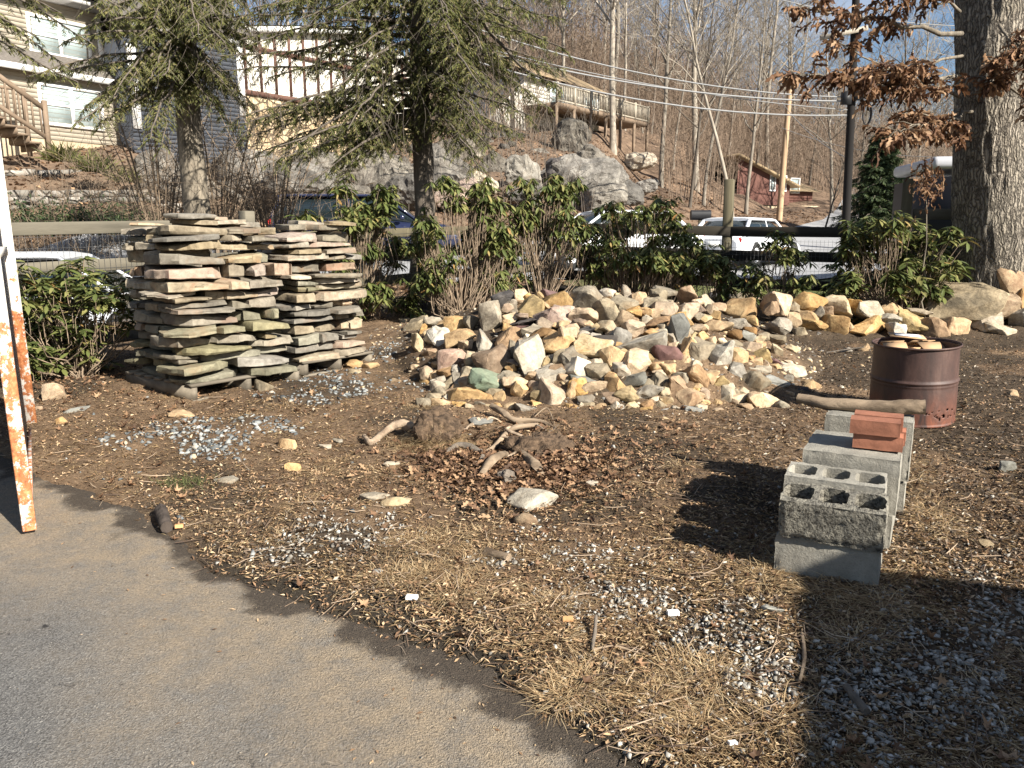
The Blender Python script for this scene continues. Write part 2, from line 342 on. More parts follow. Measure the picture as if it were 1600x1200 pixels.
def special():
    # concrete
    m, nt, b = newmat('concrete'); v = coords(nt, rnd=True)
    c = ramp(nt, nz(nt, v, 5, 6, .7), [(.3, (.18, .168, .14)), (.7, (.34, .32, .27))])
    vo = N(nt, 'TexVoronoi'); vo.inputs['Scale'].default_value = 150; nt.links.new(v, vo.inputs['Vector'])
    c = mixc(nt, .5, c, ramp(nt, vo.outputs['Distance'], [(0, (.55, .53, .5)), (.5, (1, 1, 1))]), 'MULTIPLY')
    nt.links.new(c, b.inputs['Base Color']); b.inputs['Roughness'].default_value = .95
    bump(nt, b, nz(nt, v, 90, 4, .8), .006, 1); M['concrete'] = m
    m, nt, b = newmat('rough_dark_concrete'); v = coords(nt, rnd=True)
    f = nz(nt, v, 4, 6, .7); c = ramp(nt, f, [(.3, (.12, .11, .09)), (.7, (.27, .25, .2))]); g = nz(nt, v, 70, 3, .7)
    c = mixc(nt, .9, c, ramp(nt, g, [(.36, (.12, .11, .1)), (.56, (.95, .95, .95))]), 'MULTIPLY'); nt.links.new(c, b.inputs['Base Color'])
    b.inputs['Roughness'].default_value = .95; bump(nt, b, g, .012, 1); M['roughconcrete'] = m
    # oak bark
    m, nt, b = newmat('oak_bark'); v = coords(nt, (1, 1, .16)); v2 = coords(nt)
    vo = N(nt, 'TexVoronoi'); vo.feature = 'DISTANCE_TO_EDGE'; vo.inputs['Scale'].default_value = 26
    dd = N(nt, 'VectorMath', operation='ADD'); nn = N(nt, 'TexNoise'); nn.inputs['Scale'].default_value = 9; nn.inputs['Detail'].default_value = 4
    sc = N(nt, 'VectorMath', operation='SCALE'); sc.inputs['Scale'].default_value = .09
    nt.links.new(v2, nn.inputs['Vector']); nt.links.new(nn.outputs['Color'], sc.inputs[0]); nt.links.new(v, dd.inputs[0]); nt.links.new(sc.outputs[0], dd.inputs[1]); nt.links.new(dd.outputs[0], vo.inputs['Vector'])
    h = N(nt, 'MapRange'); h.inputs[2].default_value = .35; nt.links.new(vo.outputs['Distance'], h.inputs[0])
    c = ramp(nt, h.outputs[0], [(0, (.055, .045, .036)), (.3, (.2, .172, .138)), (1, (.4, .35, .285))])
    c = mixc(nt, .5, c, ramp(nt, nz(nt, v2, 4, 5), [(.35, (.5, .5, .42)), (.65, (1, 1, .98))]), 'MULTIPLY')
    nt.links.new(c, b.inputs['Base Color']); b.inputs['Roughness'].default_value = .95
    ad = N(nt, 'Math', operation='ADD'); nt.links.new(h.outputs[0], ad.inputs[0]); g = nz(nt, v, 60, 5, .7); nt.links.new(g, ad.inputs[1])
    bump(nt, b, ad.outputs[0], .03, 1); M['barkoak'] = m
    # asphalt
    m, nt, b = newmat('asphalt'); v = coords(nt)
    f = nz(nt, v, 1.1, 6, .6); g = nz(nt, v, 110, 3, .8)
    c = ramp(nt, f, [(.3, (.125, .122, .118)), (.7, (.19, .183, .172))])
    vo = N(nt, 'TexVoronoi'); vo.inputs['Scale'].default_value = 210; nt.links.new(v, vo.inputs['Vector'])
    c = mixc(nt, .75, c, ramp(nt, vo.outputs['Color'], [(.15, (.3, .3, .3)), (.6, (1.0, 1.0, 1.0)), (.9, (1.5, 1.5, 1.45)), (.97, (2.8, 2.7, 2.5))]), 'MULTIPLY')
    at_ = N(nt, 'Attribute'); at_.attribute_name = 'dust'
    md = N(nt, 'Math', operation='MULTIPLY'); nt.links.new(at_.outputs['Fac'], md.inputs[0]); rr = N(nt, 'MapRange'); rr.inputs[1].default_value = .35; rr.inputs[2].default_value = .6
    nt.links.new(nz(nt, v, 9, 8, .75), rr.inputs[0]); rr.inputs[3].default_value = .35; nt.links.new(rr.outputs[0], md.inputs[1])
    c = mixc(nt, md.outputs[0], c, mixc(nt, .8, (.29, .23, .16), ramp(nt, g, [(.3, (.4, .4, .4)), (.6, (1.15, 1.15, 1.15))]), 'MULTIPLY'))
    nt.links.new(c, b.inputs['Base Color']); dt = N(nt, 'Attribute'); dt.attribute_name = 'dirt'; da = N(nt, 'Math', operation='ADD'); nt.links.new(dt.outputs['Fac'], da.inputs[0]); nt.links.new(nz(nt, v, 40, 6, .85), da.inputs[1]); dm = N(nt, 'MapRange'); dm.inputs[1].default_value = 1.0; dm.inputs[2].default_value = 1.45; nt.links.new(da.outputs[0], dm.inputs[0]); c = mixc(nt, dm.outputs[0], c, mixc(nt, .7, (.062, .05, .038), ramp(nt, g, [(.35, (.5, .5, .5)), (.7, (1.6, 1.5, 1.4))]), 'MULTIPLY'))
    b.inputs['Roughness'].default_value = .85; b.inputs['Specular IOR Level'].default_value = .3
    ad = N(nt, 'Math', operation='ADD'); nt.links.new(g, ad.inputs[0]); vh = N(nt, 'Math', operation='MULTIPLY'); vh.inputs[1].default_value = .35; nt.links.new(vo.outputs['Distance'], vh.inputs[0]); nt.links.new(vh.outputs[0], ad.inputs[1])
    cr = N(nt, 'MapRange'); cr.inputs[1].default_value = .645; cr.inputs[2].default_value = .67; nt.links.new(nz(nt, coords(nt, (.8, 2.2, 1)), 2.3, 9, .7, .6), cr.inputs[0]); c = mixc(nt, cr.outputs[0], c, (.035, .032, .03)); nt.links.new(c, b.inputs['Base Color'])
    bump(nt, b, ad.outputs[0], .012, 1); M['asphalt'] = m
    # ground
    m, nt, b = newmat('soil'); v = coords(nt)
    c = ramp(nt, nz(nt, v, 2.2, 8, .7), [(.3, (.095, .066, .042)), (.5, (.18, .125, .08)), (.72, (.29, .205, .13))])
    c = mixc(nt, .75, c, ramp(nt, nz(nt, v, 45, 6, .75), [(.32, (.3, .28, .26)), (.6, (1.1, 1.05, 1)), (.75, (2.0, 1.9, 1.7))]), 'MULTIPLY')
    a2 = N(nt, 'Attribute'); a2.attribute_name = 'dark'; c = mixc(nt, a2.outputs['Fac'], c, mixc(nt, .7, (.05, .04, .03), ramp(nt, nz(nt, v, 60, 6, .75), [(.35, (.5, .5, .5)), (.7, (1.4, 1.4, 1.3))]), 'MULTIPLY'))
    a3 = N(nt, 'Attribute'); a3.attribute_name = 'far'; lf = ramp(nt, nz(nt, v, 1.3, 9, .8), [(.3, (.07, .05, .036)), (.5, (.16, .11, .075)), (.7, (.29, .2, .135))])
    c = mixc(nt, a3.outputs['Fac'], c, lf)
    a4 = N(nt, 'Attribute'); a4.attribute_name = 'lawn'; c = mixc(nt, a4.outputs['Fac'], c, ramp(nt, nz(nt, v, 6, 8, .8), [(.3, (.09, .10, .035)), (.7, (.17, .175, .065))]))
    nt.links.new(c, b.inputs['Base Color']); b.inputs['Roughness'].default_value = .95; b.inputs['Specular IOR Level'].default_value = .15
    bump(nt, b, nz(nt, v, 55, 8, .8), .02, 1); M['soil'] = m
    m, nt, b = newmat('road_surface'); v = coords(nt)
    c = ramp(nt, nz(nt, v, 1.5, 7, .65), [(.3, (.24, .24, .245)), (.7, (.33, .33, .33))]); nt.links.new(c, b.inputs['Base Color']); b.inputs['Roughness'].default_value = .8; M['road'] = m
    # rust drum
    m, nt, b = newmat('rusty_drum'); v = coords(nt)
    c = ramp(nt, nz(nt, coords(nt, (1, 1, .3)), 5, 8, .75, .5), [(.3, (.022, .012, .01)), (.55, (.06, .03, .023)), (.75, (.12, .07, .053))])
    sx = N(nt, 'SeparateXYZ'); nt.links.new(v, sx.inputs[0]); zr = N(nt, 'MapRange'); zr.inputs[1].default_value = .26; zr.inputs[2].default_value = .04; zr.inputs[4].default_value = .8; nt.links.new(sx.outputs['Z'], zr.inputs[0])
    st = nz(nt, coords(nt, (1, 1, .35)), 9, 6, .7, .8); sr = N(nt, 'MapRange'); sr.inputs[1].default_value = .42; sr.inputs[2].default_value = .62; nt.links.new(st, sr.inputs[0])
    mm = N(nt, 'Math', operation='MULTIPLY'); nt.links.new(zr.outputs[0], mm.inputs[0]); nt.links.new(sr.outputs[0], mm.inputs[1])
    c = mixc(nt, mm.outputs[0], c, (.22, .07, .035)); nt.links.new(c, b.inputs['Base Color'])
    b.inputs['Roughness'].default_value = .62; b.inputs['Metallic'].default_value = .0; bump(nt, b, nz(nt, v, 40, 6), .002); M['drum'] = m
    # white paint flaking to rust
    m, nt, b = newmat('flaking_white_paint'); v = coords(nt, (1, 1, .8))
    sx = N(nt, 'SeparateXYZ'); nt.links.new(coords(nt), sx.inputs[0]); zr = N(nt, 'MapRange'); zr.inputs[1].default_value = 1.35; zr.inputs[2].default_value = .75; zr.inputs[3].default_value = -.16; zr.inputs[4].default_value = .045; nt.links.new(sx.outputs['Z'], zr.inputs[0])
    ad = N(nt, 'Math', operation='ADD'); nt.links.new(nz(nt, v, 16, 9, .75), ad.inputs[0]); nt.links.new(zr.outputs[0], ad.inputs[1])
    sr = N(nt, 'MapRange'); sr.inputs[1].default_value = .49; sr.inputs[2].default_value = .53; nt.links.new(ad.outputs[0], sr.inputs[0])
    rust = ramp(nt, nz(nt, v, 38, 6, .75), [(.3, (.16, .05, .02)), (.5, (.42, .15, .055)), (.72, (.66, .36, .17))])
    pt = ramp(nt, nz(nt, v, 22, 8, .8), [(.3, (.25, .16, .1)), (.36, (.6, .56, .5)), (.7, (.72, .69, .63))])
    c = mixc(nt, sr.outputs[0], pt, rust); nt.links.new(c, b.inputs['Base Color']); b.inputs['Roughness'].default_value = .7; bump(nt, b, ad.outputs[0], .004); M['flaking'] = m
    # stone wall
    for nm, A, B in (('stonewall', (.30, .21, .12), (.55, .44, .28)), ('drywall', (.13, .12, .1), (.34, .31, .27))):
        m, nt, b = newmat(nm); v = coords(nt, (1, 1, 1.5))
        vo = N(nt, 'TexVoronoi'); vo.inputs['Scale'].default_value = 2.6; vo.feature = 'DISTANCE_TO_EDGE'; v1 = N(nt, 'TexVoronoi'); v1.inputs['Scale'].default_value = 2.6
        nt.links.new(v, vo.inputs['Vector']); nt.links.new(v, v1.inputs['Vector'])
        sp = N(nt, 'SeparateColor'); nt.links.new(v1.outputs['Color'], sp.inputs[0])
        c = ramp(nt, sp.outputs[0], [(0, A), (1, B)]); e = N(nt, 'MapRange'); e.inputs[2].default_value = .09; nt.links.new(vo.outputs['Distance'], e.inputs[0])
        c = mixc(nt, e.outputs[0], mul(A, .3), c); nt.links.new(c, b.inputs['Base Color']); b.inputs['Roughness'].default_value = .9; bump(nt, b, e.outputs[0], .05, 1); M[nm] = m
special()
# ------------------------------------------------------------------ terrain (one sheet)
EX = [(-400, 560), (-150, 650), (0, 722), (50, 752), (120, 775), (200, 808), (290, 860), (340, 905), (480, 942), (540, 985), (620, 1015), (700, 1052), (830, 1112), (960, 1192), (1100, 1290)]
ex = np.array([vat(np.array(float(a)), np.array(float(b))) for a, b in EX])
_o = np.argsort(ex[:, 0]); exx, exy = ex[_o, 0], ex[_o, 1]
exx = np.concatenate([[-60], exx, [exx[-1]+1.2]]); exy = np.concatenate([[exy[0]+3], exy, [-8]])
def edge_d(x, y):
    """metres beyond the asphalt edge (negative on the asphalt)"""
    return (y-np.interp(x, exx, exy))*.78+fbm(x*2.5, y*2.5, 3, 91)*.16+fbm(x*13, y*13, 3, 93)*.07
def micro(x, y):
    d = edge_d(x, y); near = sm(14, 9, y)*sm(-3, -1, y)
    m = (fbm(x*1.1, y*1.1, 3, 5)*.10+fbm(x*6, y*6, 4, 9)*.035+np.abs(fbm(x*22, y*22, 3, 31))*.03)*sm(-.02, .5, d)
    z = m+.012+fbm(x*14, y*14, 3, 44)*.02
    hole = -.07*np.exp(-(((x+.05)/.42)**2+((y-4.75)/.3)**2))
    z = z+hole
    z = np.where(d < 0, -.012+np.maximum(d, -.1)*.35, z*sm(0, .1, d)-.012*(1-sm(0, .1, d)))
    return z*near+(1-near)*fbm(x*.35, y*.35, 5, 77)*np.clip((y-14)*.035, .02, 1.3)
def roadmask(x, y):
    nx = [-40, -14, -6, 0, 6, 14, 24, 40]; ny = [6, 10, 13.8, 15.5, 17, 22, 34, 56]
    fx = [-40, -14, -7, 0, 5, 10, 17, 26, 40]; fy = [9.5, 14.2, 18.5, 23.5, 26, 31, 43, 62, 90]
    return np.interp(x, nx, ny), np.interp(x, fx, fy)
def HT(x, y):
    n_, f_ = roadmask(x, y); on = sm(-.6, .3, y-n_)*sm(-.6, .3, f_-y)
    return base(x, y)+mound(x, y)*.86+micro(x, y)*(1-on)-on*.03
ys = np.concatenate([np.linspace(-40, 0, 24), np.linspace(.2, 1.3, 24)[1:], np.geomspace(1.31, 13, 560), np.geomspace(13.1, 60, 170), np.geomspace(61, 900, 60)])
s_in = np.linspace(-1, 1, 560); s_out = np.geomspace(1.02, 14, 36)
sv = np.concatenate([-s_out[::-1], s_in, s_out])
hw = .76*np.maximum(ys, 0)+1.2+np.where(ys < 0, 2, 0)
X = sv[None]*hw[:, None]; Y = np.repeat(ys[:, None], len(sv), 1)
Z = HT(X, Y); nr, nc = X.shape
i = np.arange(nr-1)[:, None]*nc; j = np.arange(nc-1)[None]
Q = np.stack([i+j, i+j+1, i+nc+j+1, i+nc+j], -1).reshape(-1, 4)
d = edge_d(X, Y)
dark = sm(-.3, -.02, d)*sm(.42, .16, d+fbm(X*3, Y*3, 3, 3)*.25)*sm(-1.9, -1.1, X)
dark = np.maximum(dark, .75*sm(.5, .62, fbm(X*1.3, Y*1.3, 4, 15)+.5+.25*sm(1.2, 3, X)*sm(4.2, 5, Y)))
n_, f_ = roadmask(X, Y)
lawn = sm(12, 12.6, Y)*sm(.2, 0, Y-n_)*sm(.5, 2, X)*sm(-.1, .1, fbm(X, Y, 3, 60)+.3)
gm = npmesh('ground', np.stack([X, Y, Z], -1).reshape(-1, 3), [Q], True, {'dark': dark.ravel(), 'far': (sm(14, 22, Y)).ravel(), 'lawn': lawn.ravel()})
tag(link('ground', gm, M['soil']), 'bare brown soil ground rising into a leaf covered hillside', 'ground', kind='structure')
# asphalt
ax = np.linspace(-9, 1.6, 420); ay = np.concatenate([np.linspace(-8, 1, 40), np.geomspace(1.02, 8, 330)])
X, Y = np.meshgrid(ax, ay); d = edge_d(X, Y)
Z = .04*np.maximum(Y, 0)+fbm(X*.8, Y*.8, 2, 8)*.012+fbm(X*30, Y*30, 3, 12)*.004-.02*sm(-.02, .3, d)
nr, nc = X.shape; i = np.arange(nr-1)[:, None]*nc; j = np.arange(nc-1)[None]
Q = np.stack([i+j, i+j+1, i+nc+j+1, i+nc+j], -1).reshape(-1, 4)
ok = (d < .3).ravel(); Q = Q[ok[Q].all(1)]
dust = sm(-1.3, -.1, d+fbm(X*1.2, Y*1.2, 4, 21)*1.1)
am = npmesh('asphalt_driveway', np.stack([X, Y, Z], -1).reshape(-1, 3), [Q], True, {'dust': dust.ravel(), 'dirt': sm(-.18, .02, d+fbm(X*7, Y*7, 4, 33)*.35).ravel()})
tag(link('asphalt_driveway', am, M['asphalt']), 'worn grey asphalt driveway with dusty broken edge', 'driveway', kind='structure')
# road beyond the fence
rx = np.linspace(-40, 40, 200); T = np.linspace(0, 1, 24)
X = np.repeat(rx[:, None], 24, 1); n_, f_ = roadmask(rx, rx); Y = n_[:, None]+(f_-n_)[:, None]*T[None]
Z = base(X, Y)+.012; nr, nc = X.shape; i = np.arange(nr-1)[:, None]*nc; j = np.arange(nc-1)[None]
Q = np.stack([i+j, i+nc+j, i+nc+j+1, i+j+1], -1).reshape(-1, 4)
tag(link('road', npmesh('road', np.stack([X, Y, Z], -1).reshape(-1, 3), [Q]), M['road']), 'pale grey road running behind the fence', 'road', kind='structure')

# ------------------------------------------------------------------ rocks
def rockmesh(seed, dims, n=13, cuts=2, boxy=.55, rough=.05, smooth=.12, crag=0):
    r = random.Random(seed); bm = bmesh.new()
    for k in range(n):
        v = Vector((r.gauss(0, 1), r.gauss(0, 1), r.gauss(0, 1))).normalized()
        mx = max(abs(v.x), abs(v.y), abs(v.z)); v = v*(1-boxy)+(v/mx)*boxy*.82; v *= r.uniform(.82, 1)
        bm.verts.new(v)
    g = bmesh.ops.convex_hull(bm, input=bm.verts)
    bmesh.ops.delete(bm, geom=[e for e in set(g['geom_interior']+g['geom_unused']) if isinstance(e, bmesh.types.BMVert)], context='VERTS')
    co = [v.co.copy() for v in bm.verts]
    lo = [min(c[k] for c in co) for k in range(3)]; hi = [max(c[k] for c in co) for k in range(3)]
    for v in bm.verts:
        v.co = Vector([(v.co[k]-(lo[k]+hi[k])/2)/(hi[k]-lo[k])*dims[k] for k in range(3)])
    s = (dims[0]*dims[1]*dims[2])**(1/3)
    bmesh.ops.bevel(bm, geom=bm.edges[:], offset=.028*s, segments=1, affect='EDGES', clamp_overlap=True)
    bmesh.ops.triangulate(bm, faces=bm.faces[:])
    bmesh.ops.subdivide_edges(bm, edges=[e for e in bm.edges if e.calc_length() > .16*s], cuts=cuts, use_grid_fill=True)
    bmesh.ops.smooth_vert(bm, verts=bm.verts, factor=smooth, use_axis_x=True, use_axis_y=True, use_axis_z=True)
    bm.normal_update(); o = Vector((seed*1.7 % 100, seed*.37 % 50, 0))
    for v in bm.verts:
        p = v.co/s
        q = mnoise.noise(p*2.2+o)*1.1+mnoise.noise(p*5+o)*.6+abs(mnoise.noise(p*11+o))*.6
        if crag: q += (1-abs(mnoise.noise(p*3.1+o))*3)*crag*.5+(1-abs(mnoise.noise(p*7+o))*3)*crag*.3+abs(mnoise.noise(Vector((p.x*2, p.y*2, p.z*9))+o))*crag
        v.co += v.normal*q*rough*s
    me = bpy.data.meshes.new('stone'); bm.to_mesh(me); bm.free()
    me.shade_smooth(); me.set_sharp_from_angle(angle=math.radians(24)); return me
ROCKS = []
# (px, py, w, h, colour)
RL = '''635 503 18 10 c;651 511 24 32 o;677 505 26 16 g;693 508 14 12 t;710 508 28 24 t;662 516 10 16 t;736 504 18 18 g;677 519 26 12 t;655 541 17 33 c;686 530 38 26 w;721 528 44 22 t;727 539 22 10 t;671 551 22 11 t
770 495 30 40 g;755 487 14 12 t;787 470 30 24 d;813 466 22 24 t;800 478 18 16 c;831 484 34 34 o;844 466 12 16 t;859 463 20 20 m;878 471 50 22 t;867 493 56 28 p;811 507 44 8 d;815 513 36 6 m;836 518 42 18 g;797 528 38 28 b;757 533 22 32 w;771 562 50 46 b;798 548 8 26 g;831 560 44 60 w;876 537 46 34 t;847 528 40 22 b;884 562 36 26 g;705 564 36 28 p;734 564 16 24 o;697 581 24 22 b;671 585 22 22 t;715 591 20 14 g;700 599 22 14 g;761 599 44 32 e;736 583 24 16 g;792 589 32 16 g;858 589 42 26 w;803 600 30 20 t;815 612 26 24 t;839 612 22 14 t;872 616 50 38 t;732 622 54 22 t;690 633 24 16 t;679 621 24 10 c;648 575 12 9 t;619 595 14 9 t;819 640 30 14 g;868 578 22 18 b
922 469 42 38 g;951 461 24 15 c;976 460 13 24 g;971 480 38 28 g;995 472 22 22 t;910 496 34 22 t;947 490 38 34 o;974 501 20 24 t;944 515 26 22 c;917 517 28 9 d;990 515 30 24 t;1020 520 28 14 t;1030 505 38 14 b;1025 478 36 22 g;1042 487 38 24 t;1040 456 34 10 g;1065 450 36 12 t;1075 465 26 28 b;1072 492 26 28 t;1090 484 22 18 b;1057 520 20 46 s;970 527 28 24 w;947 535 32 20 d;1002 541 62 26 w;1040 553 46 20 m;1025 530 34 12 c;925 545 46 34 c;886 535 24 42 t;895 562 36 34 g;957 562 28 38 t;992 570 38 38 t;905 577 38 28 c;937 582 30 24 o;971 578 24 22 c;1075 547 26 30 t;1097 552 30 35 o;1126 557 36 42 w;1152 560 22 28 t;1117 496 18 16 t;1120 510 36 14 t;1127 467 32 16 d;1155 470 28 20 g;1154 486 38 34 t;1157 507 32 14 g;1175 502 13 16 t;1189 472 38 22 t;1190 492 28 18 b;1217 475 32 28 t;1257 476 40 30 t;1255 502 46 26 t;1220 510 30 20 g;1250 520 22 16 g;1275 492 22 20 g;1175 545 20 18 t;1212 532 24 14 g;1167 526 26 14 s;1148 538 20 12 g;1152 580 24 20 w;1185 580 30 14 g;1178 597 38 26 g;1205 595 36 16 s;1234 581 40 20 w;1208 567 22 12 m;1260 605 30 18 t;1245 611 28 14 d;1196 630 36 28 t;1150 626 40 16 t;1130 613 30 28 w;1086 589 30 32 b;1110 593 18 20 t;1063 592 22 18 w;1027 598 30 28 o;1040 580 22 22 t;1062 603 42 26 b;1075 625 34 28 t;1015 615 40 20 w;988 597 36 14 s;961 602 28 28 t;930 607 36 16 t;904 605 26 22 t;920 593 52 6 s;896 612 16 30 t;980 620 30 24 o;955 623 28 20 b;920 626 30 14 g;937 636 30 9 t;1037 627 20 14 c;1080 642 30 12 s;1100 617 14 18 t;1087 615 12 15 t;1102 631 14 10 t;1120 642 16 8 t;1010 641 20 8 t
1280 490 28 22 b;1303 478 44 28 c;1272 509 34 14 t;1303 513 30 30 t;1323 510 14 20 t;1340 480 28 18 t;1355 486 36 24 w;1387 485 38 22 t;1360 514 56 26 t;1388 500 34 14 w;1400 516 26 18 w;1426 503 42 28 o;1453 513 40 26 b;1437 488 28 9 c;1487 510 38 24 t;1501 474 84 52 B;1577 446 56 52 T;1560 481 46 36 t;1590 470 32 30 t;1537 504 38 28 c;1562 517 38 26 c;1597 498 24 34 w;1350 545 18 12 t;1322 548 14 8 g;1238 500 20 18 t;1205 482 20 18 b;1237 480 16 14 g'''
CM = dict(c='cream', o='olive', g='grey', t='tan', w='white', d='dark', m='maroon', p='pink', b='brown', e='green', s='bluegrey', B='olive', T='tan')
CN = dict(c='cream', o='olive brown', g='grey', t='tan', w='whitish', d='dark grey', m='maroon', p='pinkish grey', b='brown', e='pale green', s='blue-grey', B='olive brown', T='tan')
def put_rock(px, py, w, h, ch, seed, lift=.0, zone='pile'):
    D0 = at(px, py+h*.18)
    t = D0.y/ray(px, py).y; sc = t/F
    if zone == 'row':
        D0 = at(px, 530); D0 = PD(px, py, D0.y+(530-py)*.008); sc = (D0.y/ray(px, py).y)/F
    W_, Hh = w*sc*1.34, h*sc*1.32
    slab = w/h > 2.4 or h/w > 2.3
    dep = max(min((W_+Hh)/2*1.1, .32), .07)
    if ch in 'BT': dep = .5
    me = rockmesh(seed, (W_, dep, Hh), n=R.choice([11, 12, 14, 16, 18]) if not slab else 18, cuts=3 if max(w, h) > 26 else 2, boxy=R.uniform(.45, .85), rough=R.uniform(.045, .08))
    o = link('stone', me, M[CM[ch]])
    p = PD(px, py, D0.y+dep*.15); o.location = p
    o.rotation_euler = (R.uniform(-.25, .1), R.uniform(-.3, .3), R.uniform(-.45, .45))
    ROCKS.append(dict(o=o, px=px, py=py, w=w, h=h, ch=ch, zone=zone)); return o
sd = 100
for tok in RL.replace('\n', ';').split(';'):
    a = tok.split(); sd += 1
    px, py, w, h = map(float, a[:4]); ch = a[4]
    zone = 'row' if px > 1198 and py < 530 else ('left' if px < 745 and py < 556 else 'pile')
    put_rock(px, py, w, h, ch, sd, zone=zone)
# smaller stones wedged between the big ones
fill = []; big = [(r['px'], r['py'], r['w'], r['h']) for r in ROCKS]
tries = 0
while len(fill) < 150 and tries < 9000:
    tries += 1
    px = R.uniform(660, 1240); py = R.uniform(458, 640)
    if px < 790 and py < 560: continue
    if (px > 1150 and (py < 500 or R.random() < .6)): continue
    if any(abs(px-a)/(w/2+2) < .8 and abs(py-b)/(h/2+2) < .8 for a, b, w, h in big): continue
    w = R.uniform(10, 19); h = w*R.uniform(.55, .95); big.append((px, py, w*1.15, h*1.2)); fill.append(1)
    sd += 1; put_rock(px, py, w*1.15, h*1.15, R.choice('ttttttbccgoow'), sd)
# lone stones about the yard
SING = [
 (87, 617, 32, 34, 't', 'upright tan block of stone by the rusty steel frame and bush'), (118, 640, 40, 9, 's', 'flat blue-grey stone among dead leaves near the first pallet'),
 (285, 645, 42, 11, 't', 'flat tan stone lying before the corner of the front pallet'), (419, 631, 18, 7, 't', 'little tan stone lying alone in front of the pallet side'),
 (412, 605, 34, 22, 'o', 'olive tan stone tucked beside the far end of front pallet'), (449, 697, 34, 17, 't', 'orange tan stone at the end of the blue-grey gravel'),
 (458, 729, 26, 18, 't', 'pale tan stone in short grass below the blue-grey gravel'), (476, 727, 14, 11, 'b', 'small brown stone touching a pale tan one in short grass'),
 (554, 571, 26, 15, 't', 'tan stone at the foot of the rear slab stack'), (580, 577, 28, 11, 't', 'tan stone just past the rear pallet corner'), (556, 583, 24, 9, 'c', 'cream flat stone below the rear pallet'),
 (833, 779, 78, 32, 'w', 'low grey and white boulder set in soil below the roots'), (822, 812, 38, 20, 't', 'smooth tan cobble in front of the grey and white boulder'),
 (586, 780, 46, 16, 'g', 'flat grey stone beside a cream one above the white gravel'), (620, 788, 48, 16, 'c', 'cream flat stone touching the white gravel patch'),
 (352, 752, 40, 6, 'w', 'thin whitish stone sliver in grass near the drive'), (612, 729, 26, 8, 'c', 'cream stone sliver left of the leaf filled hollow'), (650, 948, 0, 0, 't', ''),
 (1207, 957, 34, 12, 's', 'flat blue-grey stone in straw before the blocks'), (1575, 729, 26, 22, 's', 'grey stone standing alone at the far side of the barrel'),
 (1582, 618, 16, 13, 't', 'tan stone in dark mulch behind the barrel'), (1540, 858, 20, 14, 'c', 'pale stone in dark mulch past the concrete blocks'), (1475, 742, 0, 0, 'c', ''),
 (750, 661, 40, 8, 's', 'flat grey-green stone above the twisted root'), (925, 755, 22, 10, 'c', 'cream chip of stone right of the leaf filled hollow'),
 (97, 662, 16, 13, 't', 'small tan stone at the foot of the rusty steel frame'), (60, 640, 14, 10, 'b', 'small brown stone behind the rusty steel frame'), (507, 700, 22, 8, 'c', 'cream flat chip beyond the gravel end'), (527, 690, 18, 6, 'w', 'whitish flat chip left of the twisted root')]
for k, (px, py, w, h, ch, lab) in enumerate(SING):
    if not w: continue
    D0 = at(px, py+h*.25); t = D0.y/ray(px, py).y; s_ = t/F
    hh = max(h*s_*.9, .025); me = rockmesh(900+k, (w*s_*1.05, w*s_*.7, hh*1.25), 14 if k != 12 else 40, 2, .6 if k != 12 else 0, .04 if k != 12 else .01)
    o = link('stone', me, M[CM[ch]]); o.location = (D0.x, D0.y, HT(D0.x, D0.y)+hh*.22); o.rotation_euler = (R.uniform(-.1, .1), R.uniform(-.1, .1), R.uniform(-.3, .3))
    tag(o, lab, 'stone', 'loose stones about the yard')
def label_rocks():
    cnt = {}
    for r in ROCKS:
        px, py = r['px'], r['py']; a = r['w']*r['h']
        if r['ch'] in 'BT': continue
        size = 'big ' if a > 1000 else ('middling ' if a > 430 else 'small ')
        if r['zone'] == 'row': z = 'in the stone row before the fence'; size = 'big ' if a > 900 else 'small '
        elif r['zone'] == 'left': z = 'on the low spur behind the pile'; size = ''
        elif py < 478: z = 'along the crest of the rubble pile'
        elif py < 505: z = 'just under the crest of the rubble pile'
        elif py < 535: z = 'on the upper slope of the rubble pile'
        elif py < 565: z = 'halfway up the rubble pile'
        elif py < 592: z = 'on the lower slope of the rubble pile'
        elif py < 615: z = 'just above the foot of the rubble pile'
        else: z = 'along the front foot of the rubble pile'
        r['key'] = (size+CN[r['ch']], z); cnt.setdefault(r['key'], []).append(r)
    for (a, z), L in cnt.items():
        L.sort(key=lambda r: r['px'])
        for k, r in enumerate(L):
            pre = ('only '+a+' stone ') if len(L) == 1 else (ordn(k+1)+' '+a+' stone from the left ')
            tag(r['o'], pre+z, 'stone', 'stones of the rubble pile' if r['zone'] != 'row' else 'stones in the row by the fence')
    for r in ROCKS:
        if r['ch'] == 'B': tag(r['o'], 'largest olive brown boulder leaning at the foot of the oak', 'boulder', 'stones in the row by the fence')
        if r['ch'] == 'T': tag(r['o'], 'tall tan boulder standing against the oak trunk', 'boulder', 'stones in the row by the fence')
        r['o'].name = 'boulder' if r['w']*r['h'] > 1500 else 'stone'
label_rocks()

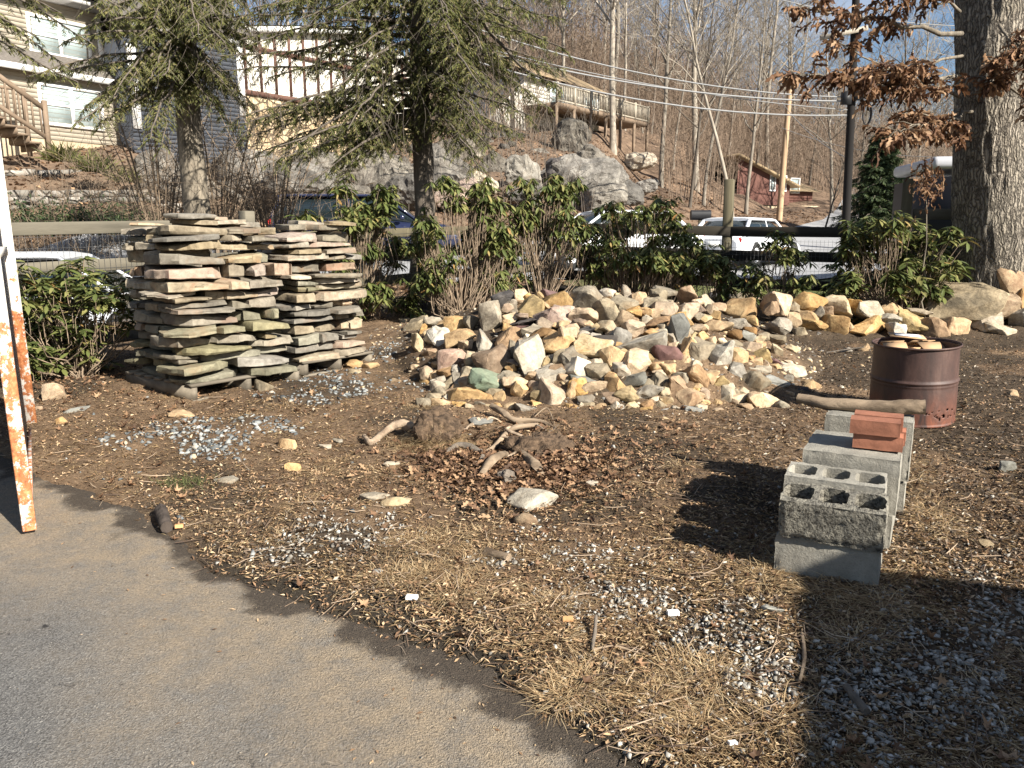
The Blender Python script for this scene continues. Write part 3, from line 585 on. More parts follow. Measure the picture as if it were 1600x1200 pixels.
# ------------------------------------------------------------------ slab stacks on pallets
PA = at(302, 630); AD = Vector((.605, .796, 0)).normalized(); BD = Vector((-AD.y, AD.x, 0))
ROTA = math.atan2(AD.y, AD.x)
def slabmesh(seed, w, d, t):
    """slab with its seen edge along x at y=0, reaching back to y=d"""
    r = random.Random(seed)
    pts = [(0, r.uniform(-.02, .02)), (w*r.uniform(.2, .4), r.uniform(-.03, .012)), (w*r.uniform(.55, .85), r.uniform(-.03, .012)), (w, r.uniform(-.02, .03)),
           (w+r.uniform(-.04, .03), d*.5), (w*r.uniform(.8, 1), d), (w*.4, d+r.uniform(-.04, .04)), (w*r.uniform(0, .15), d*r.uniform(.8, 1)), (r.uniform(-.03, .03), d*.45)]
    if r.random() < .6: c_ = r.uniform(.03, .14); pts[0] = (min(c_, w*.3), pts[0][1]); pts.insert(0, (0, r.uniform(.04, .12)))
    if r.random() < .6: c_ = r.uniform(.03, .14); k_ = [i for i, p in enumerate(pts) if p[0] == w and p[1] < .05][0]; pts[k_] = (w-min(c_, w*.3), pts[k_][1]); pts.insert(k_+1, (w, r.uniform(.04, .12)))
    out = []
    for k in range(len(pts)):
        a, b = Vector(pts[k]), Vector(pts[(k+1) % len(pts)]); n = max(1, int((b-a).length/.035))
        for q in range(n): out.append(a.lerp(b, q/n))
    n = len(out); cx = sum((p.x for p in out))/n; cy = sum((p.y for p in out))/n
    u1, u2 = r.uniform(-.012, .012), r.uniform(0, .014); lev = [(0, .005+max(u1, 0)), (.1, max(u1, 0)), (.38, .004), (.66, u2*.6), (.93, u2), (1, u2+.006)]
    V = []; off = r.uniform(0, 100); wa, wb = r.choice([(1, 1), (1, .5), (.5, 1), (.75, 1), (1, .75), (.7, .6), (.45, .9), (.9, .4)]); tp = 0; tpy = r.uniform(-.012, .012)
    for z, ins in lev:
        for p in out:
            q = Vector((cx-p.x, cy-p.y)).normalized()
            nv = mnoise.noise(Vector((p.x*9+off, p.y*9, z*t*14)))*.012+mnoise.noise(Vector((p.x*30+off, p.y*30, z*t*50)))*.008
            zz = z*t*(wa+(wb-wa)*min(max(p.x/w, 0), 1))+mnoise.noise(Vector((p.x*3+off, p.y*3, 5)))*.16*t*(1 if z > .5 else .35)+(p.x-w/2)*tp*(z)+nv*.4
            V.append((p.x+q.x*(ins+nv), p.y+q.y*(ins+nv), zz))
    Q = [(l*n+k, l*n+(k+1) % n, (l+1)*n+(k+1) % n, (l+1)*n+k) for l in range(len(lev)-1) for k in range(n)]
    V.append((cx, cy, 0)); V.append((cx, cy, t)); m = len(V)
    T3 = [(m-2, (k+1) % n, k) for k in range(n)]+[(m-1, 5*n+k, 5*n+(k+1) % n) for k in range(n)]
    me = npmesh('slab', V, [np.array(Q), np.array(T3)]); me.set_sharp_from_angle(angle=math.radians(26)); return me
SEED = [5000]
def pallet(org, L, Wd, lab):
    e = empty('pallet', org, ROTA); tag(e, lab, 'pallet', 'wooden pallets under the slab stacks')
    for xx in (.025, L/2, L-.025):
        mb = MB(); mb.box((xx, Wd/2, .07), (.045, Wd-.02, .10)); mb.build('stringer', M['palletwood'], e)
    for k in range(7):
        mb = MB(); mb.box((L/2, .05+k*(Wd-.1)/6, .131), (L, .1, .019)); mb.build('deck_board', M['palletwood'], e)
    for k in range(3):
        mb = MB(); mb.box((L/2, .05+k*(Wd-.1)/2, .009), (L-.01, .09, .017)); mb.build('base_board', M['palletwood'], e)
    mb = MB(); mb.box((L/2, .03, .1401), (L-.3, .0, .0)) if 0 else None
    return e
def stack(org, L, Wd, z0, z1, nm, leftface, cols, seed):
    r = random.Random(seed); z = z0; k = 0; SL = []
    while z < z1:
        k += 1; fr = (z-z0)/(z1-z0); t = r.choice([.055, .06, .07, .08, .09, .1] if fr < .45 or not leftface else [.055, .07, .08, .1, .11]); 
        if leftface and .44 < fr < .5: t = .085
        if leftface and .66 < fr < .72: t = .11
        if k <= 2: t = .075
        # face along the a axis (towards the camera and right)
        x = -.02+r.uniform(-.06, .06); n = 0
        ins = .02+.03*fr+r.uniform(-.03, .04)
        while x < L-.1:
            n += 1; w = r.choice([r.uniform(.16, .3), r.uniform(.26, .5), r.uniform(.4, .62)])
            if leftface and t > .08: w = r.uniform(.42, .55) if n == 1 else w
            if x+w > L-.14: w = L-x+r.uniform(-.08, .12)
            tt = min(t, .12)*r.uniform(.82, 1.02); SEED[0] += 1
            sp = min(.10, .04) if tt > .055 else 0
            mats = cols(fr, x/L, r)
            if tt > .07 and r.random() < .3 and tt < .09:    # two thin ones instead of one
                ts = [tt*.5, tt*.5]
            else: ts = [tt]
            zz = z
            for q, tq in enumerate(ts):
                me = slabmesh(SEED[0]*3+q, w-.008-r.uniform(0, .03)*(q > 0), min(.44, Wd*.48), tq-.002)
                o = link('stone_slab', me, M[mats]); lp = Vector((x+r.uniform(-.03, .03)*q, ins+r.uniform(-.06, .06), zz))
                o.location = org+AD*lp.x+BD*lp.y+Vector((0, 0, lp.z)); o.rotation_euler = (r.uniform(-.05, .05), r.uniform(-.035, .035), ROTA+r.uniform(-.14, .14))
                SL.append((o, 'right', k, n+(q*.5), mats, w, tq)); zz += tq
            x += w
        # face along the b axis (towards the camera and left)
        y = .42+r.uniform(-.05, .05) if leftface else .3; n = 0
        if k % 2 == 0 and leftface: y = .33
        while y < Wd-.1:
            n += 1; w = r.uniform(.3, .5)
            if y+w > Wd-.15: w = Wd-y+r.uniform(-.06, .06)
            tt = t*r.uniform(.85, 1.02); SEED[0] += 1; me = slabmesh(SEED[0]*3, w-.01, .45, min(tt, .1))
            mats = cols(fr, 0, r); o = link('stone_slab', me, M[mats]); i2 = .03+.03*fr+r.uniform(-.04, .05)
            # its x axis runs against b so that the outer edge faces -a
            lp = Vector((i2, y+w, z)); o.location = org+AD*lp.x+BD*lp.y+Vector((0, 0, lp.z)); o.rotation_euler = (r.uniform(-.03, .03), r.uniform(-.02, .02), ROTA-PI/2+r.uniform(-.06, .06))
            SL.append((o, 'left', k, n, mats, w, tt)); y += w
        z += t
    # crown of odd slabs on top
    for q in range(7):
        SEED[0] += 1; w = r.uniform(.22, .42); me = slabmesh(SEED[0]*3, w, r.uniform(.2, .35), r.uniform(.03, .05)); mats = cols(1, .5, r); o = link('stone_slab', me, M[mats])
        lp = Vector((r.uniform(0, L-.35), r.uniform(.1, Wd-.4), z+r.uniform(-.01, .02)*0+(.045 if q > 4 else 0))); o.location = org+AD*lp.x+BD*lp.y+Vector((0, 0, lp.z)); o.rotation_euler = (r.uniform(-.05, .05), r.uniform(-.05, .05), ROTA+r.uniform(-.7, .7))
        SL.append((o, 'top', k+1, q+1, mats, w, .04))
    nmz = dict(s_green='grey-green', s_grey='grey', s_buff='buff', s_pink='pinkish')
    by = {}
    for s in SL: by.setdefault((s[1], s[2]), []).append(s)
    for (f, k_), L_ in by.items():
        L_.sort(key=lambda s: s[3] if f == 'right' else -s[3])
        for q, s in enumerate(L_):
            if f == 'top': lab = '%s %s slab lying on top of the %s stack' % (ordn(q+1), nmz[s[4]], nm)
            else:
                face = 'sunlit' if f == 'right' else 'shaded'
                lab = '%s slab, %s from left in course %s up the %s face of %s stack' % (nmz[s[4]], ordn(q+1), num(k_), face, nm)
            tag(s[0], lab, 'stone slab', 'stone slabs stacked on the %s pallet' % nm)
    return SL
NUMW = 'one two three four five six seven eight nine ten eleven twelve thirteen fourteen fifteen sixteen seventeen eighteen nineteen twenty'.split()
def num(n): return NUMW[n-1] if n <= 20 else 'twenty-'+NUMW[n-21]
def cols1(fr, s, r):
    q = r.random()
    if fr < .36: return 's_green' if q < .85 else 's_grey'
    if fr < .5: return 's_grey' if q < .5 else ('s_green' if q < .7 else 's_buff')
    if fr < .75: return 's_pink' if q < .4 else ('s_buff' if q < .85 else 's_grey')
    return 's_buff' if q < .55 else ('s_grey' if q < .85 else 's_green')
def cols2(fr, s, r):
    q = r.random()
    return 's_grey' if q < .42 else ('s_buff' if q < .75 else ('s_green' if q < .88 else 's_pink'))
gA = G(PA.x, PA.y)
pallet(Vector((PA.x, PA.y, gA)), 1.02, 1.05, 'weathered pallet carrying the nearer stone slab stack')
stack(Vector((PA.x, PA.y, gA)), .93, .98, .141, 1.33, 'front', True, cols1, 3)
PB = Vector((PA.x, PA.y, 0))+AD*1.1+BD*(.04); gB = G(PB.x, PB.y)
pallet(Vector((PB.x, PB.y, gB)), .82, 1.0, 'weathered pallet carrying the farther stone slab stack')
stack(Vector((PB.x, PB.y, gB)), .78, .95, .141, 1.26, 'rear', False, cols2, 8)
SEED[0] += 1; me = rockmesh(4242, (.26, .2, .1), 12, 2); o = link('stone', me, M['cream']); q_ = PD(515, 367, 7.35); o.location = q_
tag(o, 'bright cream angular stone on top of the rear slab stack', 'stone')
# ------------------------------------------------------------------ shed behind the camera's right shoulder (throws the dark shadow)
sh = empty('shed', (3.84, .47, 0), -.25); tag(sh, 'plain shed beside the driveway whose shadow falls on the gravel', 'shed')
mb = MB(); mb.box((2.6, -2.0, 1.2), (5.0, 3.8, 2.4)); mb.build('wall', M['siding'], sh)
mb = MB(); mb.add([(0, -4, 2.45), (5.2, -4, 2.45), (5.2, 0, 2.45), (0, 0, 2.45), (0, -2, 2.46), (5.2, -2, 2.46)], [(0, 3, 2, 1)]); mb.add([(0, -4, 2.45), (5.2, -4, 2.45), (5.2, 0, 2.45), (0, 0, 2.45), (0, -2, 2.5), (5.2, -2, 2.5)], [(3, 2, 5, 4), (1, 0, 4, 5)])
mb.add([(0, -4, 2.45), (0, 0, 2.45), (0, -2, 2.5), (5.2, -4, 2.45), (5.2, 0, 2.45), (5.2, -2, 2.5)], [(0, 2, 1), (3, 4, 5)]); mb.build('roof', M['roof'], sh)
mb = MB(); mb.box((1.4, -.08, 1.02), (.9, .06, 2.0)); mb.build('door', M['trim'], sh)

# ------------------------------------------------------------------ concrete blocks
BO = Vector((1.45, 2.84, 0)); E1 = Vector((-.875, .484, 0)).normalized(); E2 = Vector((.484, .875, 0)).normalized(); BRZ = math.atan2(E2.y, E2.x)-PI/2
def blockmesh(L, Dp, Hh, holes, rough, seed):
    r = random.Random(seed); bm = bmesh.new(); nx, ny, nz_ = (max(2, int(q/.011)) for q in (L, Dp, Hh))
    xs = [k*L/nx for k in range(nx+1)]; ysb = [k*Dp/ny for k in range(ny+1)]
    # body: outer walls as fine grids, top with openings, hole walls
    def inhole(x, y):
        if not holes: return False
        for hx in [L*(k+.5)/holes for k in range(holes)]:
            if abs(x-hx) < L/holes/2-.014 and abs(y-Dp/2) < Dp/2-.03: return True
        return False
    cache = {}
    def vert(x, y, z):
        k = (round(x, 4), round(y, 4), round(z, 4))
        if k not in cache: cache[k] = bm.verts.new((x, y, z))
        return cache[k]
    nzs = [k*Hh/nz_ for k in range(nz_+1)]
    solid = [[not inhole((xs[a]+xs[a+1])/2, (ysb[b]+ysb[b+1])/2) for b in range(ny)] for a in range(nx)]
    def quad(*c):
        try: bm.faces.new([vert(*q) for q in c])
        except ValueError: pass
    for a in range(nx):
        for b in range(ny):
            x0, x1, y0, y1 = xs[a], xs[a+1], ysb[b], ysb[b+1]
            if solid[a][b]:
                quad((x0, y0, Hh), (x1, y0, Hh), (x1, y1, Hh), (x0, y1, Hh)); quad((x0, y0, 0), (x0, y1, 0), (x1, y1, 0), (x1, y0, 0))
            for da, db, c in ((-1, 0, [(x0, y1), (x0, y0)]), (1, 0, [(x1, y0), (x1, y1)]), (0, -1, [(x0, y0), (x1, y0)]), (0, 1, [(x1, y1), (x0, y1)])):
                aa, bb = a+da, b+db; nb = 0 <= aa < nx and 0 <= bb < ny and solid[aa][bb]
                if solid[a][b] and not nb:
                    for q in range(nz_): quad((*c[0], nzs[q]), (*c[1], nzs[q]), (*c[1], nzs[q+1]), (*c[0], nzs[q+1]))
    bm.normal_update()
    if holes:
        for v in bm.verts:      # round the cell corners
            for hx in [L*(k+.5)/holes for k in range(holes)]:
                dx, dy = v.co.x-hx, v.co.y-Dp/2; A, B = L/holes/2-.012, Dp/2-.026
                if abs(dx) < A+.004 and abs(dy) < B+.004:
                    f = max(0, (abs(dx)/A)**3+(abs(dy)/B)**3-1.15)*.3
                    v.co.x -= dx*f; v.co.y -= dy*f
    o = Vector((seed*3.1, seed*.7, 0))
    for v in bm.verts:
        c = v.co; e = sorted([min(c.x, L-c.x), min(c.y, Dp-c.y), min(c.z, Hh-c.z)])
        n1 = mnoise.noise(c*14+o); n2 = mnoise.noise(c*60+o); n3 = mnoise.noise(c*28+o)
        v.co += v.normal*((n1*.003+n3*.002)*min(1, L*2.5-.3)+n2*rough)
        if e[1] < .012: v.co -= v.normal*max(0, (.003+.007*mnoise.noise(c*22+o))*min(1, L*2.5-.25)+rough)
    me = bpy.data.meshes.new('concrete_block'); bm.to_mesh(me); bm.free(); me.shade_smooth(); me.set_sharp_from_angle(angle=math.radians(50)); return me
def block(a, b, z, L=.4, Dp=.19, Hh=.19, holes=3, rough=.0012, seed=1, mat='concrete', rz=0, lab='', rx=0, ry=0):
    o = link('concrete_block', blockmesh(L, Dp, Hh, holes, rough, seed), M[mat]); p = BO+E1*(a+L)+E2*b
    o.location = (p.x, p.y, .04*BO.y-.02+z+b*.036); o.rotation_euler = (rx, ry, BRZ+rz); return tag(o, lab, 'concrete block', 'concrete blocks in the double row')
block(0, 0, 0, holes=0, seed=1, lab='lowest nearest concrete block half buried in straw')
block(-.01, -.02, .188, Hh=.175, holes=3, rough=.0042, seed=2, mat='roughconcrete', rz=.02, rx=.17, lab='dark pitted concrete block with three open cells, nearest on top')
block(.02, .2, 0, seed=3, lab='second lower concrete block, hidden behind the nearest pair')
block(.01, .195, .20, seed=4, rz=.02, rx=.07, lab='pale concrete block with three clean cells behind the pitted one')
block(-.02, .42, 0, holes=0, seed=5, lab='third lower concrete block beneath the smooth slab topped one')
block(-.03, .40, .2, holes=0, seed=6, Hh=.25, Dp=.22, lab='smooth solid topped concrete block under the red bricks')
block(-.02, .65, 0, holes=0, seed=7, lab='fourth lower concrete block in the row')
block(-.02, .63, .2, holes=0, seed=8, Hh=.235, Dp=.22, rz=-.01, lab='low solid concrete block shaded by the log')
block(-.05, .9, 0, holes=0, seed=9, lab='farthest lower concrete block beside the rusty barrel')
block(-.06, .88, .2, holes=0, seed=10, Hh=.30, Dp=.19, rz=.02, lab='farthest upper concrete block carrying the curved log')
# bricks
def brick(a, b, z, rz, lab, sd_):
    me = blockmesh(.205, .1, .066, 0, .0006, sd_); o = link('brick', me, M['brick']); p = BO+E1*a+E2*b
    o.location = (p.x, p.y, .04*BO.y-.02+z+b*.036); o.rotation_euler = (0, 0, BRZ+rz); tag(o, lab, 'brick', 'red bricks piled on the concrete block')
zb = .455
brick(.175, .50, zb, .03, 'lower front red brick lying on the smooth concrete block', 21); brick(.17, .61, zb, .02, 'lower rear red brick lying on the concrete block', 22)
brick(.19, .485, zb+.068, .05, 'upper front red brick with scored face, slightly overhanging', 23); brick(.185, .592, zb+.068, .03, 'upper rear red brick touching the log', 24)

# ------------------------------------------------------------------ gnarled wood
def wood(name, P, r, mat, lab, cat, n=14, lump=.12, parent=None, seg=10, seed=1, group=None):
    P = [Vector(p) for p in P]; pts = []; rr = []
    K = len(P)
    for k in range(K-1):
        p0, p1, p2, p3 = P[max(k-1, 0)], P[k], P[k+1], P[min(k+2, K-1)]
        for q in range(seg):
            t = q/seg; pts.append(.5*((2*p1)+(p2-p0)*t+(2*p0-5*p1+4*p2-p3)*t*t+(3*p1-p0-3*p2+p3)*t**3)); rr.append(r[k]+(r[k+1]-r[k])*t)
    pts.append(P[-1]); rr.append(r[-1])
    V, Q = tube([tuple(p) for p in pts], rr, n)
    V = V.reshape(len(pts), n, 3)
    for a in range(len(pts)):
        c = np.array(pts[a])
        for b in range(n):
            w = V[a, b]-c; nn = mnoise.noise(Vector((math.cos(b/n*2*PI)*1.2, math.sin(b/n*2*PI)*1.2, a*.16+seed*9)))+.5*mnoise.noise(Vector((math.cos(b/n*2*PI)*3.5, math.sin(b/n*2*PI)*3.5, a*.2+seed*5)))
            V[a, b] = c+w*(1+nn*lump*2)
    V = V.reshape(-1, 3); L_ = len(V); V = np.concatenate([V, [pts[0], pts[-1]]])
    T3 = [(L_, (b+1) % n, b) for b in range(n)]+[(L_+1, L_-n+b, L_-n+(b+1) % n) for b in range(n)]
    me = npmesh(name, V, [Q, np.array(T3)]); me.set_sharp_from_angle(angle=math.radians(60)); o = link(name, me, mat, parent)
    if lab: tag(o, lab, cat, group)
    return o
def rel(px, py, D, dz=0): p = PD(px, py, D); p.z += dz; return p
wood('log', [rel(1246, 622, 3.98), rel(1290, 630, 3.9), rel(1345, 635, 3.82), rel(1390, 637, 3.76), rel(1420, 636, 3.73), rel(1446, 636, 3.7)], [.024, .03, .035, .037, .039, .037], M['oldlog'], 'weathered curved log lying across the back of the concrete blocks', 'log', lump=.1)
def gz(px, py, dz=0):
    p = at(px, py); p.z = float(HT(p.x, p.y))+dz; return p
# uprooted stump: roots reach out of one root ball
st = empty('tree_stump', gz(690, 690)); tag(st, 'uprooted stump with a grassy root ball and twisted bare roots', 'stump')
st.location = (0, 0, 0)
wood('root', [gz(569, 688, .03), gz(578, 697, .02), gz(592, 692, .03), gz(610, 684, .065), gz(630, 682, .075), gz(655, 684, .05)], [.013, .02, .022, .025, .028, .03], M['driftwood'], None, None, parent=st, lump=.2, seed=2)
wood('root', [gz(768, 650, .07), gz(785, 657, .06), gz(805, 664, .035), gz(845, 664, .01), gz(880, 676, -.01)], [.02, .024, .02, .014, .008], M['oldlog'], None, None, parent=st, lump=.2, seed=3)
wood('root', [gz(835, 662, .03), gz(855, 652, .05), gz(868, 672, .01)], [.004, .005, .003], M['oldlog'], None, None, parent=st, lump=.1, seed=4, n=8)
wood('root', [gz(745, 704, .0), gz(770, 692, .02), gz(800, 680, .03), gz(840, 674, .03)], [.012, .015, .017, .015], M['oldlog'], None, None, parent=st, lump=.2, seed=5)
wood('root', [gz(690, 712, .0), gz(718, 698, .04), gz(745, 702, .03), gz(765, 710, -.01)], [.012, .02, .018, .009], M['barkdark'], None, None, parent=st, lump=.25, seed=6)
wood('root', [gz(752, 752, .02), gz(770, 735, .05), gz(790, 722, .05)], [.02, .022, .018], M['oldlog'], None, None, parent=st, lump=.2, seed=7)
wood('root', [gz(815, 712, .03), gz(835, 735, .03), gz(850, 745, .0)], [.03, .034, .02], M['oldlog'], None, None, parent=st, lump=.2, seed=8)
wood('root', [gz(650, 690, .12), gz(668, 700, .04), gz(676, 712, -.01)], [.008, .009, .006], M['driftwood'], None, None, parent=st, lump=.1, seed=9, n=8)
def clod(px, py, w, h, mat, nm, seed, parent=None):
    p = at(px, py+h*.4); s_ = (p.y/ray(px, py).y)/F
    o = link(nm, rockmesh(seed, (w*s_, w*s_*.8, h*s_*1.1), 26, 4, .1, .16, .1, .5), mat, parent); o.location = (p.x, p.y, float(HT(p.x, p.y))+h*s_*.35); return o, p, s_
M['turf'] = simple('earth_clod', (.12, .08, .05), .95, 30, .6, .03)
cl, cp, cs = clod(680, 668, 78, 62, M['turf'], 'root_ball', 77, st)
clod(845, 692, 100, 22, M['turf'], 'root_ball', 78, st)
for k in range(16):
    ax_, ay_ = R.gauss(790, 60), R.gauss(700, 24); an = R.uniform(0, 6.28); pp = [gz(ax_, ay_, R.uniform(-.01, .05))]
    for q in range(3): an += R.gauss(0, .7); pp.append(gz(ax_+math.cos(an)*(q+1)*R.uniform(6, 16), ay_+math.sin(an)*(q+1)*R.uniform(2, 7), R.uniform(-.01, .06)))
    r0 = R.uniform(.004, .011); wood('rootlet', pp, [r0, r0*1.1, r0*.8, r0*.4], M[R.choice(['oldlog', 'barkdark', 'driftwood'])], None, None, parent=st, n=7, lump=.2, seg=6, seed=60+k)
tag(clod(792, 748, 26, 22, M['barkdark'], 'wood_knot', 79)[0], 'round dark wood knot in the leaf filled hollow', 'wood chunk')
wood('wood_chunk', [gz(252, 812, .03), gz(262, 836, .035)], [.035, .03], simple('charred_wood', (.07, .055, .045), .95, 18, .6, .015, (1, 1, .2)), 'short dark rotten wood chunk on the edge of the driveway', 'wood chunk', n=8, lump=.15, seed=12)
wood('wood_chunk', [gz(760, 872, .02), gz(795, 884, .02)], [.022, .018], M['oldlog'], 'short brown bark chunk in dry grass before the cobble', 'wood chunk', n=8, lump=.2, seed=13)
wood('stick', [gz(925, 1025, .01), gz(929, 1002, .03), gz(931, 985, .04)], [.006, .007, .005], M['barkdark'], 'dark upright stick in gravel near the driveway edge', 'stick', n=7, seed=14)
wood('stick', [gz(925, 1026, .012), gz(960, 1020, .015), gz(1000, 1022, .012)], [.004, .004, .003], M['oldlog'], 'thin pale stick lying next to the dark upright stick', 'stick', n=7, seed=15)
wood('stick', [gz(1252, 1000, .012), gz(1256, 1040, .02), gz(1249, 1075, .015)], [.006, .007, .005], M['oldlog'], 'thin forked stick on the edge of the deep shadow', 'stick', n=7, seed=16)
wood('stick', [gz(1320, 1090, .02), gz(1352, 1130, .02)], [.012, .014], M['barkdark'], 'short dark stick in gravel deep inside the shadow', 'stick', n=8, seed=17)
wood('branch', [gz(1290, 560, .03), gz(1345, 548, .04), gz(1420, 543, .04)], [.006, .007, .005], M['barkdark'], 'slim dark branch on the mulch behind the barrel', 'branch', n=7, seed=18)
def chip(px, py, w, h, mat, lab, cat='chip'):
    p = gz(px, py, .012); s_ = (p.y/ray(px, py).y)/F
    o = link('wood_chip' if 'wood' in lab else 'white_chip', blockmesh(w*s_, w*s_*.55, h*s_*.6, 0, .0005, int(px)), mat); o.location = (p.x-w*s_/2, p.y, p.z); o.rotation_euler = (R.uniform(-.15, .15), R.uniform(-.1, .1), R.uniform(-.2, .3)); tag(o, lab, cat)
M['orange'] = simple('orange_wood', (.62, .33, .15), .8, 8, .2, 0)
chip(643, 951, 18, 9, M['trim'], 'small white broken block in dry grass near driveway edge'); chip(1053, 970, 18, 12, M['trim'], 'larger white broken block among pale gravel')
chip(280, 834, 12, 9, M['orange'], 'orange wood chip beside the dark rotten wood chunk'); chip(888, 982, 16, 8, M['orange'], 'brown wood chip in gravel left of the upright stick'); chip(1147, 1172, 14, 7, M['trim'], 'whitish flat chip near the bottom edge of the photo')
chip(219, 1132, 14, 6, M['orange'], 'pale orange leaf like wood chip on the asphalt')

# ------------------------------------------------------------------ barrel
bc = Vector((2.90, 5.44, 0)); bc.z = G(bc.x, bc.y)-.01
br = empty('barrel', bc); tag(br, 'rust brown cut down steel barrel with rust holes near its base', 'barrel')
def lathe(prof, n=64, jit=0, hole=None):
    k = len(prof); th = np.arange(n)*2*PI/n; P = np.array(prof)
    V = np.stack([P[:, :1]*np.cos(th), P[:, :1]*np.sin(th), np.repeat(P[:, 1:], n, 1)], -1)
    if jit: V[..., :2] *= 1+jit*np.sin(th*3+1)[None, :, None]
    V = V.reshape(-1, 3); i = np.arange(k-1)[:, None]*n; j = np.arange(n)[None]; j2 = (j+1) % n
    Q = np.stack([i+j, i+j2, i+n+j2, i+n+j], -1).reshape(-1, 4)
    if hole is not None: Q = Q[[not hole(V[q].mean(0)) for q in Q]]
    return V, Q
zs = list(np.linspace(.02, .545, 76)); prof = [(.279, 0), (.283, .008), (.281, .016)]
for z in zs: prof.append((.278+.011*math.exp(-((z-.31)/.009)**2)+.004*math.exp(-((z-.285)/.006)**2)+.003*math.sin(z*9), z))
def hole(c):
    a = math.atan2(c[1], c[0]); return False if not (-1.75 < a < -.75 and .05 < c[2] < .13) else (mnoise.noise(Vector((a*9, c[2]*34, 3)))+mnoise.noise(Vector((a*25, c[2]*80, 8)))*.5-abs(c[2]-.09)*9) > .12
V, Q = lathe(prof, 180, .004, hole); mb = MB(); mb.add(V, Q); o = mb.build('drum_shell', M['drum'], br, True)
sm_ = o.modifiers.new('solid', 'SOLIDIFY'); sm_.thickness = .003
V, Q = lathe([(.281, .543), (.288, .546), (.290, .553), (.287, .56), (.281, .558), (.279, .548)], 72, .004); mb = MB(); mb.add(V, Q); mb.build('rim', M['drum'], br, True)
V, Q = lathe([(.0, .03), (.275, .03)], 48); mb = MB(); mb.add(V, Q); mb.build('base', M['drum'], br)
br.rotation_euler = (.02, -.035, 0)
def box_in(nm, c, d, rz, rx, ry, lab, flaps=True):
    e = empty(nm, c, 0); e.rotation_euler = (rx, ry, rz); tag(e, lab, 'box'); x, y, z = d; t = .004
    mb = MB(); mb.box((0, 0, -z/2), (x, y, t)); mb.box((x/2, 0, 0), (t, y, z)); mb.box((-x/2, 0, 0), (t, y, z)); mb.box((0, y/2, 0), (x-t*2, t, z)); mb.box((0, -y/2, 0), (x-t*2, t, z)); mb.build('carton', M['cardboard'], e)
    if flaps:
        mb = MB(); mb.beam((0, -y/2, z/2), (0, -y/2+y*.42, z/2+.045), x*.98, t); mb.build('flap', M['cardboard'], e)
        mb = MB(); mb.beam((0, y/2, z/2), (0, y/2-y*.4, z/2+.05), x*.98, t); mb.build('flap', M['cardboard'], e)
    return e
box_in('cardboard_box', bc+Vector((.10, .10, .425)), (.22, .20, .16), .35, .08, .04, 'light cardboard box poking out of the barrel, end flap lit')
e = box_in('cardboard_box', bc+Vector((-.12, .10, .40)), (.16, .2, .2), -.2, .05, -.06, 'cardboard box sunk in the barrel, its flap toward the blocks')
o = MB(); o.box((0, 0, 0), (.17, .085, .003)); o = o.build('paper_sheet', M['paper']); o.location = bc+Vector((.0, .16, .590)); o.rotation_euler = (.08, .06, -.3); tag(o, 'white sheet of paper lying on the boxes in the barrel', 'paper')
o = MB(); o.box((0, 0, 0), (.24, .15, .005)); o = o.build('cardboard_sheet', M['cardboard']); o.location = bc+Vector((.0, .17, .583)); o.rotation_euler = (.08, .06, -.3); tag(o, 'flat piece of cardboard under the white paper in the barrel', 'cardboard')

# ------------------------------------------------------------------ rusty steel frame (upright edge of a white painted panel)
gN = Vector((-2.255, 3.40, 0)); gF = Vector((-3.42, 5.28, 0)); gd = (gF-gN); gl = gd.length; gr = math.atan2(gd.y, gd.x)
fr_ = empty('steel_gate', (gN.x, gN.y, .04*gN.y+.02), 0)
tag(fr_, 'tall white painted steel gate, its edge flaking to orange rust', 'gate')
fr_.rotation_mode = 'XYZ'; fr_.rotation_euler = (0, -.012, 0)
u_ = gd.normalized(); pr = Vector((u_.y, -u_.x, 0))
mb = MB()
def obox(mb, s0, s1, w, z0, z1, off=0, m=0):
    P_ = [u_*s0+pr*(off-w/2), u_*s1+pr*(off-w/2), u_*s1+pr*(off+w/2), u_*s0+pr*(off+w/2)]
    mb.add([(p.x, p.y, z0) for p in P_]+[(p.x, p.y, z1) for p in P_], [(0, 3, 2, 1), (4, 5, 6, 7), (0, 1, 5, 4), (1, 2, 6, 5), (2, 3, 7, 6), (3, 0, 4, 7)], m)
n_z = 60
obox(mb, -.02, .03, .058, -.0, 2.6); o = mb.build('upright', M['flaking'], fr_); bv = o.modifiers.new('bevel', 'BEVEL'); bv.width = .006; bv.segments = 2
mb = MB(); obox(mb, .033, gl-.06, .012, .02, 2.6, -.012); mb.build('panel', simple('bluegrey_panel_paint', (.16, .19, .24), .6, 9, .3, .001, col2=(.1, .11, .14)), fr_)
mb = MB(); obox(mb, gl-.055, gl+.02, .09, -.03, 2.6, .01); mb.build('upright', M['flaking'], fr_)
for z in (.02, 1.25, 2.55): mb = MB(); obox(mb, .034, gl-.06, .02, z, z+.05, .008); mb.build('rail', M['flaking'], fr_)

